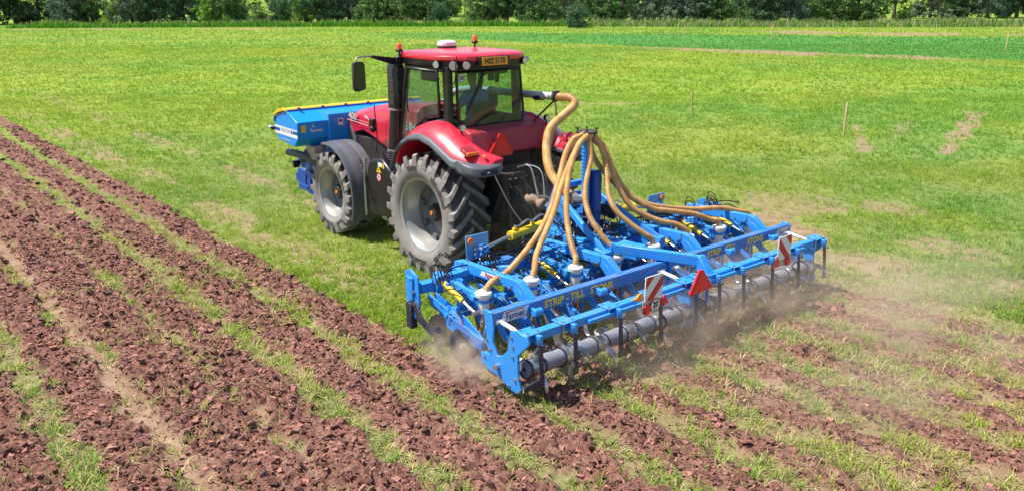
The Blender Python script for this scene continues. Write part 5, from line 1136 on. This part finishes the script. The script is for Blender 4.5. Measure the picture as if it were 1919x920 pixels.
# ---- warning boards, lamps and triangles on the rear
def board(s):
    cx = -1.085 if s < 0 else 1.63; cz = 1.0 if s < 0 else .965; w, h, y = .31, .31, -4.665
    if s > 0: h = .33
    b = MB(); b.prism([(cx-w/2,cz-h/2),(cx+w/2,cz-h/2),(cx+w/2,cz+h/2),(cx-w/2,cz+h/2)],'y',y,y+.014); pb_ = part(b,'warning_board','whitedecal',bevel=.002)
    b = MB(); u = Vector((1,0,0)); yq = y-.003
    def poly(pts, m=0, yy=yq): b.add([(cx+p*w/2*.95*(-s), yy, cz+q*h/2*.95) for p,q in pts],[tuple(range(len(pts)))],m)
    poly([(-1,1),(-.02,1),(-1,.02)]); poly([(-1,-1),(-.35,-1),(1,.35),(1,1)] if False else [(-1,-1),(0.0,-1),(1,.0),(1,.95),(.95,1)]) if False else None
    poly([(-1,-1),(-.15,-1),(1,.15),(1,1)]) if True else None
    b.build('stripes','redstripe',pb_,smooth=0)
    b = MB(); 
    for p,q in ((-.85,.85),(.85,.85),(-.85,-.85),(.85,-.3)): b.bolt((cx+p*w/2,y,cz+q*h/2),(0,-1,0),.010,.006)
    part(b,'bolts','white',pb_,bevel=0)
    b = MB(); b.prism([(cx-.17,.70),(cx+.15,.70),(cx+.15,.87),(cx-.17,.87)],'y',y+.016,y+.028); b.beam((cx+.1,y+.02,.8),(cx+.1,-4.57,.8),.03,.03); ap = part(b,'lamp_board','ivory',bevel=.003)
    b = MB(); xl_ = cx-.125 if s < 0 else cx+.08; b.box((xl_,y-.005,.75),(.085,.045,.11)); part(b,'tail_lamp','reflect',ap,bevel=.010)
    b = MB(); xt = cx+.20 if s < 0 else cx-.16; b.prism([(xt-.085,.745),(xt+.085,.745),(xt,.875)] if s<0 else [(xt-.085,.72),(xt+.085,.72),(xt+.0,.87)],'y',y+.0,y+.012); part(b,'triangle_reflector','redtri',ap,bevel=.003)
    if s < 0:
        b = MB(); b.cyl((cx-.24,y+.02,.93),(cx-.24,y-.005,.93),.052,n=20); b.cyl((cx-.24,y+.02,.93),(cx-.24,y+.12,.86),.015,n=8); part(b,'amber_reflector','platey',ap,bevel=.004)
        b = MB(); n = 32
        for r_,m_,dy in ((.092,0,.0),(.075,1,.002)): b.add([(cx+.03+r_*math.cos(2*PI*i/n),y-.003-dy,.775+r_*math.sin(2*PI*i/n)) for i in range(n)],[tuple(range(n))],m_)
        text_on(b,'20',(cx+.03,y-.008,.785),(1,0,0),(0,0,1),.105,bold=.004,m=2,sx=.85); text_on(b,'km',(cx+.03,y-.008,.725),(1,0,0),(0,0,1),.038,bold=.001,m=2)
        b.build('speed_disc',['redstripe','whitedecal','letter'],ap,smooth=0)
board(-1); board(1)
b = MB(); P = [(-.28,1.06),(-.225,1.065),(.01,.80),(.0,.765),(-.42,.735),(-.455,.755)]
P = [(-.285,1.05),(-.215,1.05),(-.0,.795),(-.02,.765),(-.42,.74),(-.45,.765)]
b.prism(P,'y',-4.70,-4.672); tb = part(b,'slow_vehicle_triangle','reflect',bevel=.005)
b = MB(); b.prism([(-.25,1.015),(-.06,.80),(-.39,.775)],'y',-4.705,-4.701); part(b,'triangle_face','redtri',tb,bevel=0)
b = MB(); b.beam((-.25,-4.66,.62),(-.25,-4.66,.95),.04,.02,up=(0,1,0)); b.beam((-.06,-4.66,.55),(-.06,-4.66,.85),.04,.02,up=(0,1,0)); part(b,'triangle_bracket','bluedeep',bevel=.003)

# ---- distribution hoses, one to each funnel
HO = (-.03,-2.42,2.42)
HP_ = {
 0: [(-0.124, -2.46, 2.44), (-0.206, -2.46, 2.418), (-0.355, -2.483, 2.387), (-0.544, -2.541, 2.235), (-0.756, -2.65, 1.948), (-1.073, -2.817, 1.569), (-1.467, -2.975, 1.303), (-2.082, -3.194, 1.062), (-2.502, -3.375, 1.045), (-2.642, -3.39, 0.94)],
 1: [(-0.103, -2.5, 2.44), (-0.171, -2.5, 2.39), (-0.314, -2.533, 2.323), (-0.546, -2.629, 2.118), (-0.823, -2.765, 1.863), (-1.094, -2.922, 1.593), (-1.366, -3.063, 1.388), (-1.668, -3.225, 1.178), (-1.835, -3.375, 1.045), (-1.8905, -3.39, 0.94)],
 2: [(-0.1, -2.52, 2.44), (-0.167, -2.52, 2.392), (-0.275, -2.545, 2.349), (-0.5, -2.64, 2.172), (-0.751, -2.802, 1.887), (-0.939, -2.988, 1.58), (-1.052, -3.17, 1.298), (-1.084, -3.3, 1.107), (-1.125, -3.375, 1.045), (-1.139, -3.39, 0.94)],
 3: [(-0.052, -2.53, 2.44), (-0.087, -2.53, 2.385), (-0.111, -2.575, 2.262), (-0.18, -2.65, 2.105), (-0.414, -2.807, 1.84), (-0.541, -2.942, 1.622), (-0.565, -3.074, 1.42), (-0.516, -3.209, 1.236), (-0.454, -3.317, 1.103), (-0.404, -3.375, 1.045), (-0.3875, -3.39, 0.94)],
 4: [(0.033, -2.5, 2.44), (0.055, -2.5, 2.366), (0.118, -2.545, 2.261), (0.125, -2.641, 2.065), (0.052, -2.757, 1.854), (-0.041, -2.897, 1.624), (-0.025, -3.022, 1.436), (0.099, -3.17, 1.265), (0.244, -3.318, 1.12), (0.334, -3.375, 1.045), (0.364, -3.39, 0.94)],
 5: [(0.069, -2.47, 2.44), (0.115, -2.47, 2.355), (0.229, -2.528, 2.216), (0.253, -2.63, 1.987), (0.262, -2.755, 1.734), (0.337, -2.9, 1.475), (0.483, -3.015, 1.32), (0.726, -3.163, 1.191), (0.943, -3.286, 1.129), (1.072, -3.375, 1.045), (1.1155, -3.39, 0.94)],
 6: [(0.07, -2.42, 2.44), (0.116, -2.42, 2.328), (0.243, -2.466, 2.206), (0.347, -2.585, 1.908), (0.45, -2.706, 1.638), (0.611, -2.812, 1.446), (0.853, -2.928, 1.305), (1.071, -3.021, 1.255), (1.475, -3.197, 1.174), (1.72, -3.31, 1.072), (1.83, -3.375, 1.045), (1.867, -3.39, 0.94)],
 7: [(0.03, -2.36, 2.43), (0.1, -2.35, 2.3), (0.163, -2.36, 2.11), (0.246, -2.411, 1.94), (0.405, -2.497, 1.732), (0.609, -2.606, 1.503), (0.833, -2.698, 1.375), (1.029, -2.775, 1.294), (1.26, -2.862, 1.242), (1.689, -3.026, 1.179), (2.123, -3.196, 1.158), (2.438, -3.319, 1.079), (2.573, -3.375, 1.045), (2.6185, -3.39, 0.94)],
}
for k, pts in HP_.items():
    h = hose('distribution_hose', pts, .040, IM)
mh = hose('delivery_hose', [(0.93, -0.72, 2.725), (1.011, -0.8, 2.711), (1.077, -0.88, 2.713), (1.12, -0.96, 2.658), (1.06, -1.0, 2.581), (0.754, -1.08, 2.455), (0.386, -1.2, 2.312), (0.177, -1.35, 2.065), (0.009, -1.6, 1.795), (-0.044, -1.85, 1.625), (-0.05, -2.1, 1.508), (-0.1, -2.34, 1.49)], .068)
tag(mh, 'thick tan corrugated hose curving from the pipe behind the cab down to the blue tower', 'hose')
# ================================================================ marker stakes in the crop
def stake(x, y, h, lean, label, th=.022):
    z = float(zf(np.array([x]), np.array([y]))[0])-.03
    b = MB(); o = Vector((x,y,z)); t = o+Vector((lean[0],lean[1],h)); d,s,u = basis(t-o,(0,1,0))
    secs = []
    for f, w in ((0,.9),(.3,1.0),(.62,1.04),(.97,1.0),(1.0,.7)):
        p = o+(t-o)*f+s*(math.sin(f*5+x)*th*.35); secs.append([p+s*a*w*th+u*c_*w*th for a,c_ in ((-1,-.8),(.9,-1),(1,.9),(-.8,1))])
    b.loft(secs); ob = b.build('marker_stake','wood',None,bevel=.003); tag(ob,label,'stake','wooden stakes standing in the crop')
stake(16.53,2.79,1.08,(.05,.0),'pale wooden stake nearest the camera on the right, left of the bare soil patch',.032)
stake(16.53,8.79,.95,(-.02,.02),'pale wooden stake standing alone right of the delivery hose, second nearest',.024)
stake(16.4,15.6,1.15,(.02,.0),'thin faint stake just right of the tan delivery hose, in the mid field',.012)
stake(63.1,36.4,1.45,(.0,.02),'far pale stake standing left of the middle of the emerald strip below a round bush',.045)
stake(65.8,28.2,1.25,(.03,.0),'far pale stake in the emerald strip, below the tree with a bare trunk',.042)
stake(64.1,16.1,1.35,(.10,.0),'far leaning pale stake at the right end of the emerald strip',.045)
stake(60.8,45.1,1.2,(.0,.0),'far faint stake at the left end of the emerald strip behind the cab roof',.035)
stake(63.5,32.6,1.3,(.02,.0),'thin far stake between two others in the emerald strip, above the pale track',.030)

# ================================================================ the hedge of trees beyond the field
def leafy(name): return leaf_mat(name, 0.30)
LEAF = leafy('tree_leaf')
def bark_mat():
    m, nt, b = mat_new('bark'); L = nt.links; tc = N(nt,'ShaderNodeTexCoord'); n = N(nt,'ShaderNodeTexNoise'); n.inputs['Scale'].default_value = 5; n.inputs['Detail'].default_value = 8
    L.new(tc.outputs['Object'], n.inputs['Vector']); r = N(nt,'ShaderNodeValToRGB'); r.color_ramp.elements[0].color = (.05,.035,.025,1); r.color_ramp.elements[1].color = (.17,.13,.10,1)
    L.new(n.outputs[0], r.inputs[0]); L.new(r.outputs[0], b.inputs['Base Color']); b.inputs['Roughness'].default_value = .95; return m
BARK = bark_mat()
def crown_data(seed, rad, h, z0, nclump, nleaf, ls, col, low=True):
    """leaves gathered in clumps that hang through the crown's volume; returns vertices, faces, colours, clump centres"""
    g = np.random.default_rng(seed)
    lobes = []
    nl = 7+int(g.random()*4)
    for i in range(nl):
        a = g.random()*2*PI; q = g.random()**.6*rad*.55; zz = z0+(h-z0)*(.10+.72*g.random()); lobes.append((q*math.cos(a), q*math.sin(a), zz, rad*(.42+.33*g.random())))
    if low:
        for i in range(5):
            a = g.random()*2*PI; q = rad*(.45+.3*g.random()); lobes.append((q*math.cos(a), q*math.sin(a), z0+(h-z0)*(.04+.14*g.random()), rad*(.30+.22*g.random())))
    C = []
    while len(C) < nclump:
        lx,ly,lz,lr = lobes[int(g.random()*len(lobes))]; d = g.normal(size=3); d /= np.linalg.norm(d); r_ = lr*(.62+.42*g.random())
        c = np.array((lx,ly,lz))+d*r_*np.array((1,1,.85))
        if c[2] > max(.15, z0*.55) and c[2] < h*1.02: C.append(c)
    C = np.array(C); cs = .34+.42*g.random(len(C))
    ct_ = 0.62+g.random(len(C))*.75
    k = nleaf; n = len(C)*k
    d = g.normal(size=(len(C),k,3)); d /= np.linalg.norm(d,axis=2,keepdims=True); p = C[:,None]+d*(cs[:,None,None]*(.35+.75*g.random((len(C),k,1))))*np.array((1,1,.75))
    p = p.reshape(-1,3)
    nn = d.reshape(-1,3)*.7+np.array((0,0,.55))+g.normal(size=(n,3))*.55; nn /= np.linalg.norm(nn,axis=1,keepdims=True)
    t = np.cross(nn, g.normal(size=(n,3))); t /= np.linalg.norm(t,axis=1,keepdims=True); bt = np.cross(nn,t)
    s = ls*(.6+g.random(n)*.8)
    co = np.stack([p-t*s[:,None]*.55, p+bt*s[:,None]*.38+nn*s[:,None]*.10, p+t*s[:,None]*.6, p-bt*s[:,None]*.38+nn*s[:,None]*.06],1).reshape(-1,3)
    f = np.arange(n*4).reshape(-1,4)
    c = np.array(col)[None]*np.repeat(ct_,k)[:,None]*(.78+.44*g.random((n,1))); c = np.repeat(c,4,0)
    return co, f, c, C
def tree_proto(seed, rad, h, z0, nclump, nleaf, ls, col, trunk=True, kind='tree'):
    root = empty(kind, (0,0,0)); co, f, c, C = crown_data(seed, rad, h, z0, nclump, nleaf, ls, col, low=(z0 < 1.2))
    cr = tri_mesh('crown', co, f, c, LEAF); cr.parent = root
    b = MB(); g = random.Random(seed); tr = .05*h**.75
    b.tube([(0,0,-.3),(.05*g.uniform(-1,1),0,h*.25),(g.uniform(-.2,.2),g.uniform(-.2,.2),h*.5),(g.uniform(-.3,.3),g.uniform(-.3,.3),h*.8)], lambda t: tr*(1.25-t*1.05), 10, 4)
    for i in range(9 if kind == 'tree' else 5):
        c_ = C[int(g.random()*len(C))]; zb = h*(.14+.35*g.random()); b.tube([(0,0,zb),(c_[0]*.45,c_[1]*.45,zb+(c_[2]-zb)*.35),tuple(c_)], lambda t: tr*.42*(1-t*.85), 6, 3)
    bm_ = b.build('trunk', BARK, None, smooth=60); bm_.parent = root
    return root
def copy_tree(src, loc, rz, sc):
    r_ = src.copy(); COL.objects.link(r_); r_.location = loc; r_.rotation_euler = (0,0,rz); r_.scale = sc
    for ch in src.children:
        c_ = ch.copy(); COL.objects.link(c_); c_.parent = r_
    return r_
DARK = (.095,.170,.085); GREY = (.20,.26,.175); MIDG = (.14,.235,.085); LIME = (.25,.40,.08); BLUEG = (.16,.235,.17)
PROT = {}
def proto(key):
    if key not in PROT:
        a = {'dark':(101,4.6,10.5,.5,230,46,.26,DARK), 'dark2':(102,4.0,9.0,.3,200,46,.24,MIDG), 'grey':(103,4.4,9.5,.4,210,46,.24,GREY), 'mid':(104,3.6,8.0,.3,180,46,.23,MIDG),
             'blueg':(105,4.2,9.0,.4,200,46,.24,BLUEG), 'lime':(106,2.6,5.0,.15,110,44,.20,LIME), 'bush':(107,2.1,3.2,.0,90,46,.18,DARK), 'bush2':(108,1.7,2.3,.0,70,44,.16,MIDG), 'open':(109,4.8,9.5,2.3,190,46,.24,DARK)}[key]
        PROT[key] = [tree_proto(*a, kind='bush' if 'bush' in key or key == 'lime' else 'tree'), False]
    p = PROT[key]; return p
HINV = None
def at_px(px, py, z=0.0):
    """where the line of sight through a picture point meets the ground: used once to read off where each trunk stands"""
    d = _f*1570.84+_r2*(px-959.5)-_u2*(py-460); t = (z-4.3216)/d.z; return (-8.3358+d.x*t, -10.7585+d.y*t)
# where each tree stands (metres), its kind, size and description
TREES = [
 (13.3,135.3,'dark',1.00,'dark tree at the far left edge of the row'),
 (17.3,134.7,'dark',1.00,'dark green tree at the left end of the row, beside a paler one'),
 (20.5,134.9,'grey',0.80,'grey green tree with a pale lime patch, second from the left'),
 (23.0,129.6,'blueg',0.90,'bluish green tree whose pale leaves catch the sun near the left end'),
 (26.6,129.4,'dark2',0.95,'dense green tree hiding a dark hollow, left of the lime sapling'),
 (28.2,125.0,'lime',0.70,'small lime green sapling peeping between two grey trees on the left'),
 (31.1,125.4,'grey',1.00,'broad grey leaved tree right of the lime sapling on the left'),
 (33.4,120.3,'dark',0.85,'dark rounded tree standing above the spreader hopper on the left'),
 (36.9,120.2,'blueg',0.95,'bluish tree in the left part of the row, beside a yellowish bush'),
 (39.2,115.1,'lime',0.90,'yellowish green bush at the foot of the dark trees above the hopper'),
 (42.0,115.7,'mid',0.95,'mid green tree just left of the opening with the pale meadow'),
 (45.8,106.4,'bush',1.10,'low dark bush filling the left opening in the row of trees'),
 (44.5,110.4,'bush2',1.10,'small bush at the left side of the opening with the pale meadow'),
 (48.8,106.6,'lime',0.75,'lighter low bush right of the left opening in the row'),
 (52.1,106.7,'dark',0.95,'dark broad tree between the opening and the mirror of the tractor'),
 (56.6,105.7,'blueg',0.90,'bluish tree standing above the tractor mirror'),
 (58.2,101.2,'mid',0.90,'mid green tree above the left beacon, touching its neighbours'),
 (61.2,98.5,'dark2',1.00,'dense rounded tree above the red cab roof'),
 (64.1,96.0,'mid',0.90,'rounded green tree left of the bright gap above the roof'),
 (62.9,91.2,'bush',0.90,'dark bush at the left foot of the bright gap above the roof'),
 (70.2,93.6,'lime',0.55,'small bright bush inside the gap right of the cab roof'),
 (70.5,90.3,'mid',0.85,'green tree just right of the bright gap above the roof'),
 (74.4,89.8,'dark',0.90,'dark tree in the middle of the row, right of the cab roof'),
 (76.2,85.2,'dark2',1.00,'tall dense tree in the middle of the row behind the round bush'),
 (70.6,71.3,'bush',0.95,'round dark bush standing forward of the row on the grass verge'),
 (86.0,89.3,'grey',0.75,'grey green tree right behind the round forward bush'),
 (86.2,82.4,'mid',0.90,'mid green tree right of the round forward bush'),
 (90.7,81.7,'dark2',0.90,'dense green tree a little right of the round forward bush'),
 (92.6,76.8,'grey',0.95,'greyish tree in the right half, above the far left stakes'),
 (96.5,73.3,'blueg',0.95,'bluish green tree in the right half, second left of the meadow opening'),
 (99.8,70.3,'mid',1.00,'rounded green tree just left of the right meadow opening'),
 (100.6,66.4,'bush2',1.00,'low green bush at the foot of the right meadow opening'),
 (97.5,60.4,'dark',0.95,'dark tree just right of the right meadow opening'),
 (102.0,59.2,'blueg',0.90,'bluish dark tree beside the one at the right meadow opening'),
 (106.2,58.4,'lime',0.80,'bright bush wedged between two dark trees in the right half'),
 (108.7,56.2,'mid',1.00,'rounded mid green tree left of the open lawn'),
 (113.1,55.3,'dark2',0.95,'dark green tree at the left edge of the open lawn'),
 (129.2,57.8,'open',1.00,'spreading tree with a bare trunk showing over the open lawn'),
 (130.4,56.7,'lime',0.60,'small lime bush beside the bare trunk on the open lawn'),
 (142.2,57.9,'grey',0.85,'greyish tree right of the spreading tree with the bare trunk'),
 (144.4,55.9,'lime',0.50,'small bright bush in front of the dark trees on the right'),
 (149.2,55.8,'dark',0.85,'dark tree above the tall pale verge grass on the right'),
 (152.6,52.7,'blueg',0.90,'bluish tree near the right end of the row'),
 (159.8,50.7,'dark',0.95,'dark tree at the right end of the row'),
 (164.0,46.9,'dark2',1.00,'dense tree beyond the right edge of the row'),
]
BACK = [
 (60.8,155.7,'dark2'),
 (67.5,149.5,'mid'),
 (75.4,142.4,'dark'),
 (79.3,138.8,'blueg'),
 (84.0,134.5,'dark2'),
 (91.4,127.8,'mid'),
 (99.9,120.0,'dark'),
 (106.8,113.7,'blueg'),
 (111.8,109.1,'dark2'),
 (116.4,105.0,'mid'),
 (120.9,100.8,'dark'),
 (125.1,97.0,'blueg'),
 (129.3,93.2,'dark2'),
 (135.3,87.7,'mid'),
 (139.8,83.6,'dark'),
 (143.5,80.2,'blueg'),
 (23.5,179.2,'dark'),
 (30.5,172.9,'dark2'),
 (35.1,168.7,'mid'),
 (40.5,163.8,'blueg'),
 (44.3,160.3,'dark'),
 (47.8,157.2,'dark2'),
 (51.6,153.7,'mid'),
 (54.6,150.9,'blueg'),
 (67.9,138.9,'dark'),
 (70.5,136.5,'dark2'),
 (74.6,132.8,'mid'),
 (78.4,129.4,'blueg'),
 (81.7,126.3,'dark'),
 (85.1,123.3,'dark2'),
 (93.2,115.8,'mid'),
 (97.3,112.2,'blueg'),
 (100.6,109.1,'dark'),
 (105.0,105.1,'dark2'),
 (109.0,101.5,'mid'),
 (112.7,98.2,'blueg'),
 (117.4,93.9,'dark'),
 (121.8,89.9,'dark2'),
 (125.4,86.6,'mid'),
 (131.9,80.7,'blueg'),
 (134.7,78.1,'dark'),
 (138.0,75.2,'dark2'),
 (188.1,75.8,'dark'),
 (193.1,71.1,'dark2'),
 (197.3,67.2,'mid'),
 (201.5,63.3,'blueg'),
]
del HINV, at_px
tr_ = random.Random(5)
def plant_tree(x, y, kind, s, label, group):
    pr = proto(kind); rz = tr_.random()*6.28; sc = (s*(.92+.2*tr_.random()), s*(.92+.2*tr_.random()), s*(.92+.16*tr_.random()))
    if not pr[1]: o = pr[0]; o.location = (x,y,0); o.rotation_euler = (0,0,rz); o.scale = sc; pr[1] = True
    else: o = copy_tree(pr[0], (x,y,0), rz, sc)
    tag(o, label, 'bush' if o.name.startswith('bush') else 'tree', group)
for x, y, kind, s, label in TREES: plant_tree(x, y, kind, s, label, 'bushes along the field edge' if 'bush' in kind or kind == 'lime' else 'trees along the field edge')
for x, y, kind in BACK: plant_tree(x, y, kind, 1.0, 'dark tree standing in the second rank behind the front row', 'trees of the second rank')

# ---- tall verge grass in front of the trees
def strip_grass(line, width, dens, h, w, cols, seed):
    g = np.random.default_rng(seed); P = []
    for (a, b_) in zip(line, line[1:]):
        a = np.array(a); b_ = np.array(b_); L_ = np.linalg.norm(b_-a); n = int(L_*width*dens); t = g.random(n); nr = np.array((-(b_-a)[1],(b_-a)[0]))/L_
        P.append(a[None]+(b_-a)[None]*t[:,None]+nr[None]*((g.random(n))*width)[:,None])
    P = np.concatenate(P); n = len(P); a = g.random(n)*2*PI; hh = h*(.45+g.random(n)*.8)*(.6+.8*vnoise(P[:,0]*.4,P[:,1]*.4,5)); ww = w*(.6+.8*g.random(n)); lean = g.random(n)*.5
    o = np.stack([P[:,0],P[:,1],0*a],1); W = np.stack([-np.sin(a),np.cos(a),0*a],1)*ww[:,None]*.5; tip = o+np.stack([np.cos(a)*hh*lean,np.sin(a)*hh*lean,hh],1)
    mid = o+(tip-o)*.6+np.array((0,0,.06))
    co = np.stack([o-W,o+W,mid+W*.8,mid-W*.8,tip],1).reshape(-1,3); i = np.arange(n)[:,None]*5
    tri = np.concatenate([i+np.array((0,1,2)),i+np.array((0,2,3)),i+np.array((3,2,4))],0)
    c = np.array(cols)[(g.random(n)*len(cols)).astype(int)]*(.7+.6*g.random((n,1))); c5 = np.repeat(c,5,0)
    k = np.arange(n)*5+4; top = g.random(n) < .5; c5[k[top]] = np.array((.42,.33,.19)); return co, tri, c5
la = [(14,118.5),(30,108),(46,97),(62,84.5),(75,72.5),(86,61),(97,50),(108,40.5),(124,30)]
green = [(.12,.32,.03),(.15,.36,.03),(.09,.25,.03)]; straw = [(.44,.40,.22),(.34,.37,.16),(.52,.45,.28),(.18,.32,.07)]
A_ = strip_grass([(x-1.2,y-1.6) for x,y in la[:5]],2.6,26,.75,.10,green,1); B_ = strip_grass(la[:5],2.2,10,.8,.07,straw,2); C_ = strip_grass(la[4:],5.5,20,.85,.10,straw+green,3); D_ = strip_grass([(x-1.4,y-1.6) for x,y in la[4:]],1.8,18,.6,.10,green+straw,4)
Q = [A_,B_,C_,D_]; off = np.cumsum([0]+[len(q[0]) for q in Q[:-1]])
vg = tri_mesh('verge_grass', np.concatenate([q[0] for q in Q]), np.concatenate([q[1]+o for q,o in zip(Q,off)]), np.concatenate([q[2] for q in Q]), GM)
tag(vg, 'tall seeding grass on the verge below the row of trees', 'grass', kind='stuff')
# ================================================================ dust raised by the implement
def dust(name, pts, r, dens, nscale, col=(1.0,.82,.66), thr=(.42,.72), seed=0, label=''):
    """a low closed cloud; the density thins towards its own skin and breaks up in billows"""
    (cx,cy,cz),(rx,ry,rz) = pts, r
    me = bpy.data.meshes.new(name); bm = bmesh.new(); bmesh.ops.create_icosphere(bm, subdivisions=3, radius=1.0); bm.to_mesh(me); bm.free()
    o = bpy.data.objects.new(name, me); COL.objects.link(o); o.location = (cx,cy,cz); o.scale = (rx,ry,rz)
    m = bpy.data.materials.new(name); m.use_nodes = True; nt = m.node_tree; nt.nodes.clear(); L = nt.links
    out = N(nt,'ShaderNodeOutputMaterial'); v = N(nt,'ShaderNodeVolumePrincipled'); v.inputs['Color'].default_value = rgba(col); v.inputs['Anisotropy'].default_value = .2
    tc = N(nt,'ShaderNodeTexCoord'); ln = N(nt,'ShaderNodeVectorMath', operation='LENGTH'); L.new(tc.outputs['Object'], ln.inputs[0])
    fo = N(nt,'ShaderNodeMapRange'); fo.interpolation_type = 'SMOOTHSTEP'; fo.inputs[1].default_value = 1.0; fo.inputs[2].default_value = .15; fo.inputs[3].default_value = 0; fo.inputs[4].default_value = 1; L.new(ln.outputs['Value'], fo.inputs[0])
    mp = N(nt,'ShaderNodeMapping'); mp.inputs['Scale'].default_value = (rx,ry,rz); mp.inputs['Location'].default_value = (seed*3.7,seed*1.3,0); L.new(tc.outputs['Object'], mp.inputs[0])
    n = N(nt,'ShaderNodeTexNoise'); n.inputs['Scale'].default_value = nscale; n.inputs['Detail'].default_value = 5; n.inputs['Roughness'].default_value = .62; n.inputs['Distortion'].default_value = .4; L.new(mp.outputs[0], n.inputs['Vector'])
    mr = N(nt,'ShaderNodeMapRange'); mr.interpolation_type = 'SMOOTHSTEP'; mr.inputs[1].default_value = thr[0]; mr.inputs[2].default_value = thr[1]; L.new(n.outputs[0], mr.inputs[0])
    m1 = N(nt,'ShaderNodeMath', operation='MULTIPLY'); L.new(fo.outputs[0], m1.inputs[0]); L.new(mr.outputs[0], m1.inputs[1])
    m2 = N(nt,'ShaderNodeMath', operation='MULTIPLY'); L.new(m1.outputs[0], m2.inputs[0]); m2.inputs[1].default_value = dens
    L.new(m2.outputs[0], v.inputs['Density']); L.new(v.outputs[0], out.inputs['Volume']); me.materials.append(m)
    tag(o, label, 'dust', kind='stuff'); return o
dust('dust', (-3.02,-3.45,.22), (.55,.85,.44), 6.0, 4.2, seed=1, label='puff of brown dust beside the near end of the implement')
dust('dust', (0.6,-4.6,.30), (4.0,1.4,.66), 1.4, 1.3, seed=2, label='long veil of dust drifting off the roller')
dust('dust', (2.2,-6.4,.25), (5.2,3.0,.85), .70, .8, seed=3, label='thin dust hanging over the worked rows behind the implement')
dust('dust', (1.0,-4.15,.45), (2.6,.75,.50), 1.8, 2.0, seed=6, label='brown dust thrown up between the rear beam and the roller')
dust('dust', (0.3,-1.6,.9), (1.7,1.5,1.5), .16, 1.2, seed=4, thr=(.35,.8), label='thin dust between the tractor and the implement')
